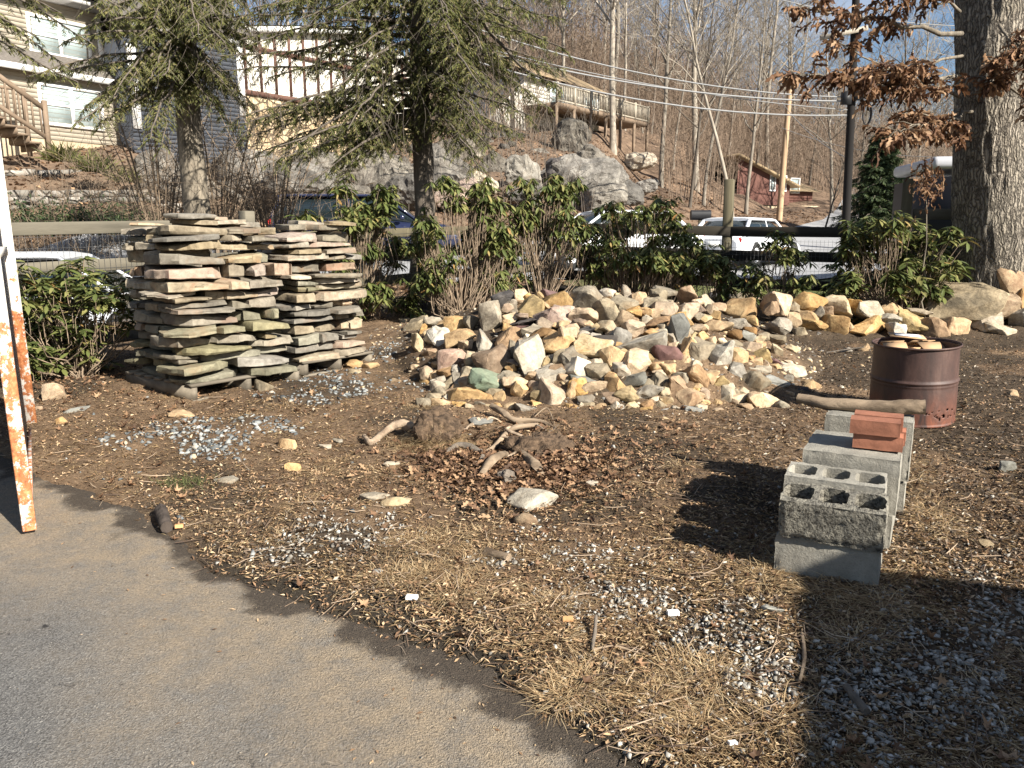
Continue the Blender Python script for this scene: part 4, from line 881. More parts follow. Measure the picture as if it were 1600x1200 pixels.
# ------------------------------------------------------------------ fences
def fence(nm, pts, posts, rails, lab, mr, mp, wire=None, w=.045, hh=.14):
    e = empty(nm, (0, 0, 0)); tag(e, lab, 'fence')
    for p, ph in posts:
        z = G(*p); mb = MB(); n=mb.box((0, 0, ph/2-.2), (.13, .13, ph+.4)); o = mb.build('post', mp, e); o.location = (p[0], p[1], z); o.rotation_euler = (0, R.uniform(-.015, .015), math.atan2(pts[-1][1]-pts[0][1], pts[-1][0]-pts[0][0]))
        bv = o.modifiers.new('bevel', 'BEVEL'); bv.width = .008
    for k in range(len(pts)-1):
        a, b = pts[k], pts[k+1]
        for z in rails:
            A = Vector((a[0], a[1], G(*a)+z)); B = Vector((b[0], b[1], G(*b)+z)); mb = MB(); mb.beam((0, 0, 0), ((B-A).length, 0, 0), w, hh)
            o = mb.build('rail', mr, e); o.location = A; d = B-A; o.rotation_euler = (R.uniform(-.02, .02), -math.atan2(d.z, math.hypot(d.x, d.y)), math.atan2(d.y, d.x)); bv = o.modifiers.new('bevel', 'BEVEL'); bv.width = .006
    if wire:
        V = []; E = []; mb = MB()
        for k in range(len(pts)-1):
            a = Vector((*pts[k], 0)); b = Vector((*pts[k+1], 0)); L = (b-a).length; d = (b-a)/L; nrm = Vector((d.y, -d.x, 0))*(w/2+.008)
            if nrm.y > 0: nrm = -nrm
            za, zb_ = G(*pts[k]), G(*pts[k+1])
            for q in range(int(L/.052)+1):
                s = q*.052; p = a+d*s+nrm; z = za+(zb_-za)*s/L; mb.add(*tube([(p.x, p.y, z+.03), (p.x+R.uniform(-.004, .004), p.y, z+.7), (p.x, p.y, z+wire)], .0016, 3))
            for q in range(int(wire/.1)+1):
                z = .03+q*.1; mb.add(*tube([(a+nrm+Vector((0, 0, za+z))), (a+d*L*.5+nrm+Vector((0, 0, (za+zb_)/2+z-.008))), (b+nrm+Vector((0, 0, zb_+z)))], .0016, 3))
        mb.build('wire_mesh', M['wire'], e)
    return e
FL = [(-4.6, 6.45), (-2.95, 8.75)]
fence('rail_fence', FL, [((-4.66, 6.4), 1.5), ((-2.98, 8.8), 1.45)], (.25, .6, .95, 1.3), 'pale weathered rail fence with wire mesh behind the leftmost rhododendron', M['wood'], M['wood'], 1.25, hh=.115)
fence('rail_fence', [(-2.9, 8.85), (-1.15, 11.2), (.55, 12.55)], [((-1.15, 11.3), 1.35)], (.2, .52, .84, 1.14), 'dark brown rail fence stretch between the rear slab stack and rubble pile', M['postwood'], M['postwood'], 1.1, hh=.12)
FR = [(.6, 12.6), (3.2, 11.45), (5.2, 10.3)]
FR2 = [(5.15, 9.9), (6.7, 8.9)]
fence('rail_fence', FR, [((.6, 12.66), 1.3), ((3.18, 11.52), 1.9), ((5.2, 10.37), 1.85)], (.12, .42, .82, 1.16), 'dark stained rail fence with tall posts behind the rubble pile', M['darkwood'], M['postwood'], 1.05)
fence('rail_fence', [(5.3, 10.4), (9.5, 10.2)], [((7.7, 10.4), 1.3)], (.35, .72, 1.08, 1.4), 'short pale rail fence beyond the big oak trunk', M['wood'], M['wood'])

# ------------------------------------------------------------------ ground cover (uncountable)
def gpos(n, box=None, pad=.35, dmin=.0, far=12.5, pw=1.0):
    px = rng.uniform(-1600*pad, 1600*(1+pad), n); py = 378+(1330-378)*rng.uniform(0, 1, n)**pw
    x, y = vat(px, py); d = edge_d(x, y); k = (y < far) & (d > dmin)
    return x[k], y[k], d[k], px[k], py[k]
def ell(px, py, L_):
    r = np.full(px.shape, 9.)
    for cx, cy, a, b in L_: r = np.minimum(r, np.hypot((px-cx)/a, (py-cy)/b))
    return r+fbm(px*.03, py*.03, 3, 55)*1.4
WG = [(540, 840, 110, 42), (480, 850, 60, 30), (455, 868, 55, 26), (600, 815, 60, 25), (850, 830, 40, 26), (930, 870, 90, 30), (1000, 950, 130, 40), (1110, 1000, 120, 50), (1190, 1050, 80, 60), (930, 930, 90, 30), (770, 880, 70, 20), (1450, 1080, 230, 130), (1560, 980, 120, 80), (1150, 950, 60, 22)]
BG = [(345, 688, 95, 30), (420, 670, 70, 18), (300, 672, 90, 18), (200, 690, 50, 12), (330, 705, 50, 20), (520, 598, 60, 20), (560, 612, 50, 10), (470, 625, 70, 14), (600, 560, 40, 14), (640, 600, 60, 14)]
def thin(px, py): return .22+.78*sm(.4, 1.05, np.minimum(ell(px, py, WG), ell(px, py, BG)))
def ground_z(x, y): return base(x, y)+mound(x, y)*.86+micro(x, y)
leafB = np.array([(-.5, 0, 0), (0, -.3, .12), (.5, 0, .02), (0, .3, .14), (0, 0, -.04)]); leafF = np.array([(0, 1, 4), (1, 2, 4), (2, 3, 4), (3, 0, 4)])
def put(name, label, mat, BV, BF, x, y, sc, tilt, lift, extra=None, smooth=False):
    z = ground_z(x, y)+lift; V, Fc = scatter(BV, BF, np.stack([x, y, z], -1), rots(len(x), tilt), sc)
    return tag(link(name, npmesh(name, V, [Fc], smooth), mat), label, name.replace('_', ' '), kind='stuff')
# chips of leaves everywhere
x, y, d, px, py = gpos(360000, dmin=-.12)
wp = sm(-.1, .3, d)*(.5+.5*sm(-.12, .1, fbm(x*1.7, y*1.7, 3, 71)))*(1-.5*sm(900, 1100, py))*np.where(mound(x, y) > .02, .3, 1)
k = rng.uniform(0, 1, len(x)) < wp*.8*thin(px, py); x, y = x[k], y[k]
put('leaf_litter', 'brown shredded leaves and needles over the yard', M['litter'], leafB, leafF, x, y, rng.uniform(.006, .03, len(x))[:, None]*np.array([1, .6, 1])*rng.uniform(.5, 1.4, (len(x), 3)), .6, .006)
x, y, d, px, py = gpos(260000, dmin=.02)
wp = sm(.0, .3, d)*(.35+.65*sm(-.15, .1, fbm(x*1.3, y*1.3, 3, 171)))*np.where(mound(x, y) > .02, .15, 1)*(1-.55*sm(1150, 1300, px)*sm(900, 800, py)); k = rng.uniform(0, 1, len(x)) < wp*.6*thin(px, py); x, y = x[k], y[k]
put('leaf_litter', 'slender dry needles and stalks mixed into the soil', M['straw'], leafB, leafF, x, y, np.stack([rng.uniform(.02, .055, len(x)), rng.uniform(.003, .006, len(x)), rng.uniform(.01, .04, len(x))], -1), .35, .008)
# dark mulch on the far right and round the pile
x, y, d, px, py = gpos(170000, pw=1.3)
wp = sm(1050, 1250, px)*sm(980, 820, py)+.4*sm(.1, .3, fbm(x, y, 3, 5)+.1)
k = (rng.uniform(0, 1, len(x)) < wp*.8) & (d > .1); x, y = x[k], y[k]
put('mulch', 'dark bark mulch round the barrel and rubble pile', M['mulch'], leafB, leafF, x, y, rng.uniform(.01, .042, len(x))[:, None]*np.array([1, .6, .8]), .7, .008)
OV = np.array([(0, 0, 0), (.18, .16, .05), (.3, .06, .02), (.5, .24, .12), (.62, .09, .03), (.82, .17, .1), (1, 0, -.08), (.82, -.17, .0), (.62, -.09, .03), (.5, -.24, .17), (.3, -.06, .02), (.18, -.16, .05), (.35, 0, -.05), (.65, 0, -.03)])*1.5; OF = np.array([(0, 1, 12), (1, 2, 12), (2, 3, 12), (3, 13, 12), (3, 4, 13), (4, 5, 13), (5, 6, 13), (6, 7, 13), (7, 8, 13), (8, 9, 13), (9, 12, 13), (9, 10, 12), (10, 11, 12), (11, 0, 12)])
# whole fallen leaves, lobed
def lobed(n=11, seed=0):
    th = np.linspace(0, 2*PI, n*2, endpoint=False); r_ = np.where(np.arange(n*2) % 2 == 0, .5, .24)*(1+.25*np.cos(th)); V = np.stack([r_*np.cos(th), r_*np.sin(th)*.8, .18*np.abs(np.sin(th*1.5+seed))*r_*2], -1)
    V = np.concatenate([V, [[0, 0, -.03]]]); Fc = np.array([(k, (k+1) % (2*n), 2*n) for k in range(2*n)]); return V, Fc
LV, LF = lobed(6, 2); LV[:-1, :2] *= np.array([1.25, .75, .9, 1.2, 1, .8, 1.1, .7, 1.15, .95, 1.3, .8])[:, None]; LV[:-1, 2] += np.array([.1, .02, .2, 0, .05, .15, -.02, .1, .22, 0, .12, .05]); LV[:-1, 0] *= .8
x, y, d, px, py = gpos(9000, pw=1.2)
wp = .07+.9*(ell(px, py, [(800, 735, 110, 45), (930, 700, 120, 50), (120, 600, 140, 45), (640, 690, 60, 30), (250, 640, 200, 30), (560, 640, 120, 30), (1000, 720, 120, 40)]) < 1)+.25*sm(.0, .3, mound(x, y)); k = (rng.uniform(0, 1, len(x)) < wp) & (d > -.02) ; x, y = x[k], y[k]
put('fallen_leaves', 'whole dry brown leaves lying about and filling the hollow', M['mapleleaf'], LV, LF, x, y, rng.uniform(.025, .075, len(x)), .8, .014)
xs_, ys_ = vat(rng.normal(800, 80, 4200), rng.normal(728, 26, 4200)); xt, yt = vat(rng.normal(110, 60, 260), rng.normal(605, 16, 260)); x = np.concatenate([xs_, xt]); y = np.concatenate([ys_, yt])
put('fallen_leaves', 'drift of dead brown leaves in the hollow and under the near bush', M['mapleleaf'], OV, OF, x, y, rng.uniform(.018, .05, len(x)), .7, rng.uniform(.0, .02, len(x)))
# dry grass blades
def blades(name, label, mat, x, y, ln, wd, lay, rnd=1.0, adir=None, lift=0):
    n = len(x); a = rng.uniform(0, 2*PI, n) if adir is None else adir; L = ln*rng.uniform(.5, 1.2, n); z = ground_z(x, y)+lift
    e0 = lay+rng.uniform(-.25, .25, n)*rnd; pts = []
    c = np.stack([x, y, z], -1); ca, sa = np.cos(a), np.sin(a); e = e0
    for q in range(4):
        pts.append(c.copy()); c = c+np.stack([ca*np.cos(e), sa*np.cos(e), np.sin(e)], -1)*(L/3)[:, None]; e = e-rng.uniform(.1, .55, n)*rnd; a = a+rng.uniform(-.3, .3, n); ca, sa = np.cos(a), np.sin(a); c[:, 2] = np.maximum(c[:, 2], z+.004)
    P = np.stack(pts, 1); w = np.stack([-np.sin(a), np.cos(a), 0*a], -1)[:, None]*(wd*np.array([1, .9, .6, .15]))[None, :, None]
    V = np.stack([P-w, P+w], 2).reshape(n, 8, 3); o_ = np.arange(n)[:, None, None]*8; q = np.array([(0, 1, 3, 2), (2, 3, 5, 4), (4, 5, 7, 6)])
    return tag(link(name, npmesh(name, V.reshape(-1, 3), [(o_+q[None]).reshape(-1, 4)], False), mat), label, name.replace('_', ' '), kind='stuff')
x, y, d, px, py = gpos(200000, pw=.9)
strawy = sm(.0, .22, fbm(x*1.6, y*1.6, 4, 101)+.34*sm(760, 450, px)+.12*sm(850, 1000, py)-.22*(sm(1150, 1300, px)*sm(830, 700, py)))
k = (rng.uniform(0, 1, len(x)) < strawy*.42*sm(.04, .22, d)*thin(px, py)**1.5) & (mound(x, y) < .05); x1, y1 = x[k], y[k]
blades('dry_grass', 'flattened straw coloured dead grass on the soil', M['straw'], x1, y1, .065, .0012, .10, .6)
# tufts
tx, ty, td, tpx, tpy = gpos(230, pw=.8); k = (td > .12) & ~((tpx > 1130) & (tpy < 760)) & (fbm(tx*1.2, ty*1.2, 3, 101) > -.05) & (mound(tx, ty) < .02); T_ = np.stack([tx[k], ty[k]], -1)
ext = np.array([vat(np.array(float(a)), np.array(float(b))) for a, b in [(715, 930), (640, 845), (740, 880), (885, 1090), (905, 1080), (1060, 1050), (1110, 1060), (860, 950), (620, 900), (1250, 900), (1290, 930), (1340, 950), (1200, 900), (1420, 760), (1450, 800), (1470, 830), (1410, 730), (1460, 655), (660, 640), (1230, 890), (1330, 1010), (1380, 960), (660, 905), (1030, 1100), (690, 855), (1080, 1140), (1200, 1130)]])
T_ = np.concatenate([T_, ext, ext+.05, ext-.04]); nb = 90; x = np.repeat(T_[:, 0], nb)+rng.normal(0, .045, len(T_)*nb); y = np.repeat(T_[:, 1], nb)+rng.normal(0, .045, len(T_)*nb)
adir = np.arctan2(y-np.repeat(T_[:, 1], nb), x-np.repeat(T_[:, 0], nb))+rng.normal(0, .6, len(x))
k = edge_d(x, y) > .03; blades('dry_grass', 'tufts of long pale dead grass', M['straw'], x[k], y[k], .10, .0012, .38, .9, adir[k])
x, y = vat(rng.normal(285, 22, 260), rng.normal(757, 5, 260)); blades('green_grass', 'single patch of green grass left of the straw', M['grass'], x, y, .06, .0015, .8)
x, y = rng.uniform(1.2, 12, 26000), rng.uniform(11.6, 17, 26000); n__, _f = roadmask(x, y); k = y < n__-.1; z0_ = 0
blades('lawn_grass', 'short lawn strip between fence and road', M['grass'], x[k], y[k], .05, .003, 1.0)
x, y, d, px, py = gpos(16000, dmin=-3, pw=.7); k = (d < -.03) & (rng.uniform(0, 1, len(x)) < .008+.10*sm(-.5, 0, d)); x, y = x[k], y[k]
V, Fc = scatter(leafB, leafF, np.stack([x, y, .04*y+.004], -1), rots(len(x), .25), rng.uniform(.008, .026, len(x))[:, None]*np.array([1, .6, .5])); tag(link('leaf_litter', npmesh('leaf_litter', V, [Fc], False), M['litter']), 'stray leaf flakes on the asphalt driveway', 'leaf litter', kind='stuff')
# hair of the root ball
x = cp.x+rng.normal(0, .13, 6000); y = cp.y+rng.normal(0, .09, 6000); lf = .17*np.exp(-((x-cp.x)/.13)**2-((y-cp.y)/.11)**2)
blades('dry_grass', 'matted dead grass hanging over the root ball', M['straw'], x, y, .10, .0013, .0, 1.8, lift=lf)
# gravel
def stoneB(seed, n=12):
    me = rockmesh(seed, (1, .8, .55), n, 0, .5, .02, .1); V = np.array([v.co[:] for v in me.vertices]); me.calc_loop_triangles(); Fc = np.array([t.vertices[:] for t in me.loop_triangles]); bpy.data.meshes.remove(me); return V, Fc
def hullB(seed, n=8):
    r = random.Random(seed); bm = bmesh.new()
    for k in range(n):
        v = Vector((r.gauss(0, 1), r.gauss(0, 1), r.gauss(0, 1))).normalized(); bm.verts.new((v.x*.5, v.y*.4, v.z*.28))
    bmesh.ops.convex_hull(bm, input=bm.verts); bmesh.ops.delete(bm, geom=[v for v in bm.verts if not v.link_faces], context='VERTS'); bmesh.ops.triangulate(bm, faces=bm.faces[:])
    bm.verts.index_update(); V = np.array([v.co[:] for v in bm.verts]); Fc = np.array([[v.index for v in f.verts] for f in bm.faces]); bm.free(); return V, Fc
HB = [hullB(s) for s in range(40, 46)]
def gravel(label, mat, x, y, s0, s1, lift=.003):
    V_, F_ = [], []; n = 0
    for q, (BV, BF) in enumerate(HB):
        a, b = x[q::6], y[q::6]; sz = (s0+(s1-s0)*rng.uniform(0, 1, len(a))**2); z = ground_z(a, b)+lift-.08*sz; V, Fc = scatter(BV, BF, np.stack([a, b, z], -1), rots(len(a), .5), sz[:, None]*rng.uniform(.7, 1.25, (len(a), 3)))
        V_.append(V); F_.append(Fc+n); n += len(V)
    return tag(link('gravel', npmesh('gravel', np.concatenate(V_), [np.concatenate(F_)], False), mat), label, 'gravel', kind='stuff')
WG = [(540, 840, 110, 42), (480, 850, 60, 30), (455, 868, 55, 26), (600, 815, 60, 25), (850, 830, 40, 26), (930, 870, 90, 30), (1000, 950, 130, 40), (1110, 1000, 120, 50), (1190, 1050, 80, 60), (930, 930, 90, 30), (770, 880, 70, 20), (1450, 1080, 230, 130), (1560, 980, 120, 80), (1150, 950, 60, 22)]
x, y, d, px, py = gpos(110000, pw=.75); e = ell(px, py, WG)
dens = np.where(px > 1230, .85, 1.0); k = (rng.uniform(0, 1, len(x)) < (sm(1.25, .1, e)*.95*dens+.02+.06*((px > 850) & (py > 830)))) & (d > .06) & ~((px < 560) & (py < 770)); x, y = x[k], y[k]
gravel('pale crushed gravel scattered in patches over the soil', M['gravel'], x, y, .008, .036, .008)
BG = [(345, 688, 95, 30), (420, 670, 70, 18), (300, 672, 90, 18), (200, 690, 50, 12), (330, 705, 50, 20), (520, 598, 60, 20), (560, 612, 50, 10), (470, 625, 70, 14), (600, 560, 40, 14), (640, 600, 60, 14)]
x, y, d, px, py = gpos(160000, pw=1.6); e = ell(px, py, BG); k = (rng.uniform(0, 1, len(x)) < (sm(1.1, .3, e)*.85+.005*(px < 700))) & (d > .1) & (px < 1100); x, y = x[k], y[k]
gravel('coarse blue-grey crushed stone between driveway and slab pallets', M['bluegravel'], x, y, .018, .075, .006)
# shards and dirt on the rubble mound
a = rng.uniform(-1.6, 3.6, 9000); b = rng.uniform(5.3, 10.4, 9000); k = (mound(a, b) > .01) | (rng.uniform(0, 1, 9000) < .12); a, b = a[k], b[k]
z_ = gravel('broken stone shards between the stones of the pile', M['shard'], a, b, .02, .09, -.006)
# grit strip on the dark soil and crumbs on the asphalt
x, y, d, px, py = gpos(150000, dmin=-1.6, pw=.6); k = (rng.uniform(0, 1, len(x)) < np.where(d < 0, .012+.22*sm(-.4, 0, d), .6*sm(.5, .1, d))); x, y = x[k], y[k]
zz = np.where(edge_d(x, y) < -.02, .04*y+.003, ground_z(x, y)+.002)
V, Fc = scatter(*HB[0], np.stack([x, y, zz], -1), rots(len(x), .6), rng.uniform(.0015, .004, len(x))*np.where(rng.uniform(0, 1, len(x)) < .05, 2.4, 1)); tag(link('gravel', npmesh('gravel', V, [Fc], False), M['shard']), 'fine grit along the broken driveway edge', 'gravel', kind='stuff')
# twigs
x, y, d, px, py = gpos(3600, pw=.9); n = len(x); mb = MB(); a = rng.uniform(0, 2*PI, n); L = rng.uniform(.03, .16, n)*np.where(rng.uniform(0, 1, n) < .06, 2, 1); z = ground_z(x, y)
for q in range(n):
    ca, sa = math.cos(a[q])*L[q]/2, math.sin(a[q])*L[q]/2; bx, by = rng.normal(0, L[q]*.07, 2); r0 = rng.uniform(.0009, .0028)
    mb.add(*tube([(x[q]-ca, y[q]-sa, z[q]+.008), (x[q]+bx, y[q]+by, z[q]+.014), (x[q]+ca, y[q]+sa, z[q]+.009+rng.uniform(0, .02))], [r0, r0, r0*.6], 4))
tag(mb.build('fallen_twigs', M['twigs']), 'thin broken twigs strewn over the soil', 'twigs', kind='stuff')
# ------------------------------------------------------------------ houses
class Facade:
    """local x runs along the wall (left to right as seen), y into the house, z up"""
    def __init__(s, name, px, py, D, d, label, cat='house'):
        s.O = PD(px, py, D); d = Vector((d[0], d[1], 0)).normalized(); s.d = d; s.n = Vector((-d.y, d.x, 0)); s.e = empty(name, s.O, math.atan2(d.y, d.x)); tag(s.e, label, cat)
    def hp(s, px, py, y=0):
        r = ray(px, py); O = s.O+s.n*y; c = Vector((0, 0, CAMZ)); t = (O-c).dot(s.n)/r.dot(s.n); P = c+r*t-O; return P.dot(s.d), P.z
    def siding(s, mb, s0, s1, z0, z1, y=0, h=.13):
        n = max(1, round((z1-z0)/h)); h = (z1-z0)/n
        for k in range(n):
            a = z0+k*h; mb.add([(s0, y-.022, a), (s1, y-.022, a), (s1, y, a+h), (s0, y, a+h), (s0, y, a), (s1, y, a)], [(0, 1, 2, 3), (4, 5, 1, 0)])
    def window(s, s0, s1, z0, z1, y=0, sashes=2, parent=None, fm='trim'):
        mb = MB(); t = .09; f = .06
        mb.box(((s0+s1)/2, y-f/2, z1+t/2), (s1-s0+2*t, f, t)); mb.box(((s0+s1)/2, y-f/2-.01, z0-t/2), (s1-s0+2*t, f+.02, t)); mb.box((s0-t/2, y-f/2, (z0+z1)/2), (t, f, z1-z0)); mb.box((s1+t/2, y-f/2, (z0+z1)/2), (t, f, z1-z0))
        for k in range(1, sashes): mb.box((s0+(s1-s0)*k/sashes, y-f/2, (z0+z1)/2), (.1, f, z1-z0-.002))
        w = mb.build('window', M[fm], parent or s.e)
        for k in range(sashes):
            a = s0+(s1-s0)*k/sashes+.05; b = s0+(s1-s0)*(k+1)/sashes-.05; m2 = MB(); m2.box(((a+b)/2, y-.015, (z0+z1)/2), (b-a, .01, z1-z0-.004)); m2.build('pane', M['glass'], w)
            m2 = MB(); m2.box(((a+b)/2, y-.035, (z0+z1)/2), (b-a, .03, .05)); m2.build('sash_rail', M[fm], w)
hA = Facade('house', 206, 243, 26, (.55, .835), 'beige clapboard house with white framed double windows on stone terrace')
sA, _ = hA.hp(-60, 200); s0 = min(sA, -9)-3; sb, zb1 = hA.hp(150, 128); _, zp = hA.hp(100, 112)
zl = zb1+.05
mb = MB(); mb.box((s0/2, 4, -.35), (-s0, 8, 1.2)); mb.build('foundation', M['found'], hA.e)
mb = MB(); hA.siding(mb, s0, 0, .25, zl); mb.box((s0/2, 4.03, zl/2+.125), (-s0-.02, 8, zl-.26)); mb.build('wall', M['siding'], hA.e)
mb = MB(); mb.box((-.07, -.03, zl/2+.12), (.16, .05, zl-.26)); mb.build('corner_trim', M['trim'], hA.e)
_, zr1 = hA.hp(60, 78, .9); zr1 = zl+.75
mb = MB(); mb.add([(s0, -.35, zl), (.35, -.35, zl), (.35, .9, zr1), (s0, .9, zr1), (s0, -.35, zl-.02), (.35, -.35, zl-.02), (.35, .9, zl-.02)], [(0, 1, 2, 3), (4, 5, 1, 0)]); mb.add([(.35, -.35, zl), (.35, .9, zl), (.35, .9, zr1)], [(0, 1, 2)]); mb.build('pent_roof', M['roof'], hA.e)
mb = MB(); mb.box(((s0+.35)/2, -.37, zl-.05), (.35-s0, .03, .17)); mb.build('gutter', M['trim'], hA.e)
su = hA.hp(158, 60, .9)[0]; zu = hA.hp(120, 14, .9)[1]
mb = MB(); hA.siding(mb, s0, su, zr1-.05, zu, .9); mb.box(((s0+su)/2, 4.5, (zr1+zu)/2), (su-s0-.02, 7.1, zu-zr1)); mb.build('wall', M['siding'], hA.e)
mb = MB(); mb.box(((s0+su)/2, 4.4, zu+.1), (su-s0+.7, 8.2, .16)); mb.box((su-.07, .87, (zr1+zu)/2), (.15, .05, zu-zr1-.1)); mb.build('eaves_trim', M['trim'], hA.e)
mb = MB(); mb.add([(s0, .2, zu+.19), (su+.4, .2, zu+.19), (su+.4, 8.6, zu+.19), (s0, 8.6, zu+.19), (s0, 4.4, zu+2.2), (su+.4, 4.4, zu+2.2)], [(0, 1, 5, 4), (2, 3, 4, 5)]); mb.add([(su+.39, .2, zu+.19), (su+.39, 8.6, zu+.19), (su+.39, 4.4, zu+2.2)], [(0, 1, 2)]); mb.build('roof', M['roof'], hA.e)
a0, za = hA.hp(68, 190); a1, _ = hA.hp(158, 195); _, zt = hA.hp(68, 134); hA.window(a0, a1, za, zt)
a0, za = hA.hp(50, 78, .9); a1, _ = hA.hp(138, 88, .9); _, zt = hA.hp(50, 26, .9); hA.window(a0, a1, za, zt, .9)
# porch stair with brown railing
a0, za = hA.hp(50, 226, -1.4); a1, z2 = hA.hp(4, 178, -1.4); mb = MB()
st_ = Vector(hA.e.location)
dk = empty('porch_stairs', hA.e.location, hA.e.rotation_euler.z); tag(dk, 'brown wooden porch stairs with railing at the beige house', 'stairs')
sx = hA.hp(50, 230, -1.6)[0]
for k in range(6):
    mb = MB(); mb.box((sx-.3-k*.28, -1.9, .1+k*.18-.25), (.3, 1.1, .05)); mb.box((sx-.17-k*.28, -1.9, .0+k*.18-.25), (.03, 1.1, .17)); mb.build('step', M['deck'], dk)
mb = MB(); mb.beam((sx, -2.45, .75), (sx-1.8, -2.45, 1.9), .07, .12); mb.beam((sx, -2.45, .0), (sx-1.8, -2.45, 1.1), .05, .1)
for k in range(9): mb.beam((sx-.1-k*.2, -2.45, .1+k*.125), (sx-.1-k*.2, -2.45, .78+k*.128), .04, .04)
mb.box((sx+.02, -2.45, .2), (.11, .11, 1.5)); mb.build('railing', M['deck'], dk)
mb = MB(); mb.box((sx-.4, -1.2, 1.35), (1.0, .06, .08)); mb.box((sx-.4, -1.2, .35), (1.0, .05, .08))
for k in range(7): mb.box((sx-.8+k*.13, -1.2, .85), (.04, .04, .95))
mb.box((sx+.12, -1.2, .5), (.1, .1, 1.8)); mb.build('railing', M['deck'], dk)

# blue-grey house behind
hB = Facade('house', 384, 182, 27, (.75, .66), 'slate blue clapboard house half hidden behind the left conifer')
s0 = hB.hp(205, 180)[0]; zt = hB.hp(384, 62)[1]
mb = MB(); hB.siding(mb, s0, 0, -2.5, zt); mb.box((s0/2, 3.03, zt/2-1.3), (-s0-.02, 6, zt+2.5)); mb.build('wall', M['bluesiding'], hB.e)
mb = MB(); mb.box((-.1, -.03, zt/2), (.22, .05, zt)); mb.box((s0/2, -.1, zt-.1), (-s0, .2, .2)); mb.box((s0+.15, -.03, zt/2-.7), (.25, .05, zt)); mb.build('trim', M['trim'], hB.e)
mb = MB(); mb.add([(s0-.4, -.4, zt+.01), (.4, -.4, zt+.01), (.4, 6.4, zt+.01), (s0-.4, 6.4, zt+.01), (s0-.4, 3, zt+2), (.4, 3, zt+2)], [(0, 1, 5, 4), (2, 3, 4, 5)]); mb.build('roof', M['roof'], hB.e)
# cream half timbered house on stone base
hC = Facade('house', 648, 186, 35, (.64, .77), 'cream half timbered house on a tan fieldstone base')
s0 = hC.hp(372, 170)[0]; zr = hC.hp(648, 104)[1]; sp, zp = hC.hp(548, 52)
mb = MB(); zg = -hC.hp(648, 186)[1]-2.2
mb.add([(s0, 0, 0), (0, 0, 0), (0, 0, zr), (sp, 0, zp), (s0, 0, zr)], [(0, 1, 2, 3, 4)]); mb.add([(0, 0, 0), (0, 9, 0), (0, 9, zr), (0, 0, zr)], [(0, 1, 2, 3)]); mb.add([(s0, 0, -2.6), (s0, 9, -2.6), (s0, 9, zr), (s0, 0, zr)], [(0, 1, 2, 3)]); mb.build('wall', M['cream_stucco'], hC.e)
mb = MB(); mb.add([(s0, -.02, -2.6), (0.05, -.02, -2.6), (.05, -.02, -.08), (s0, -.02, -.08)], [(0, 1, 2, 3)]); mb.add([(.05, -.02, -2.6), (.05, 9, -2.6), (.05, 9, -.08), (.05, -.02, -.08)], [(0, 1, 2, 3)]); mb.build('stone_base', M['stonewall'], hC.e)
mb = MB(); mb.box((s0/2, -.05, 0), (-s0+.1, .1, .16)); mb.box((s0/2, -.04, 1.55), (-s0, .06, .14))
q = -.08
while q > s0:
    top = zr+(zp-zr)*max(0, 1-abs(q-sp)/abs((0 if q > sp else s0)-sp)); mb.box((q, -.03, (top+.1)/2), (.09, .05, top-.1)); q -= .62
mb.build('timber_frame', M['timber'], hC.e)
mb = MB()
for a, b in (((.35, zr-.2), (sp, zp+.05)), ((s0-.3, zr-.2), (sp, zp+.05))): mb.beam((a[0], -.2, a[1]), (b[0], -.2, b[1]), .3, .2)
mb.build('bargeboard', M['trim'], hC.e)
mb = MB(); mb.add([(.5, -.4, zr-.15), (.5, 9, zr-.15), (sp, 9, zp+.2), (sp, -.4, zp+.2), (s0-.5, -.4, zr-.15), (s0-.5, 9, zr-.15)], [(0, 1, 2, 3), (4, 3, 2, 5)]); mb.build('roof', M['roof'], hC.e)
# deck house among the trees
hD = Facade('house', 1012, 195, 50, (.62, .78), 'pale beige house with raised wooden deck above the tall outcrop')
s0 = hD.hp(870, 160)[0]; zt = hD.hp(880, 128)[1]; zd = 0
mb = MB(); hD.siding(mb, s0, -2.2, -2.2, 1.7, 2.2, .2); mb.box((s0/2-1.1, 5, -.2), (-s0-2.25, 5.5, 3.8)); mb.build('wall', M['cream_stucco'], hD.e)
mb = MB(); mb.add([(s0-.5, 1.6, 1.72), (-1.8, 1.6, 1.72), (-1.8, 8.3, 1.72), (s0-.5, 8.3, 1.72), (s0-.5, 5, 3.4), (-1.8, 5, 3.4)], [(0, 1, 5, 4), (2, 3, 4, 5)]); mb.build('roof', M['tanroof'], hD.e)
mb = MB(); mb.box((s0/2, 1.1, .0), (-s0, 2.3, .22)); q = 0
for q in range(7): mb.box((s0*q/6, .02, -1.5), (.14, .14, 2.9))
mb.build('deck', M['deck'], hD.e)
mb = MB(); mb.box((s0/2, -.02, 1.0), (-s0, .09, .08)); mb.box((s0/2, -.02, .2), (-s0, .05, .08))
for q in range(int(-s0/.16)): mb.box((s0+q*.16, -.02, .6), (.045, .045, .74))
for q in range(7): mb.box((s0*q/6, -.02, .6), (.12, .12, 1.0))
mb.build('railing', M['siding'], hD.e)
for a in (.25, .6): hD.window(s0*(1-a), s0*(1-a)+1.4, .5, 1.45, 2.17, 2)
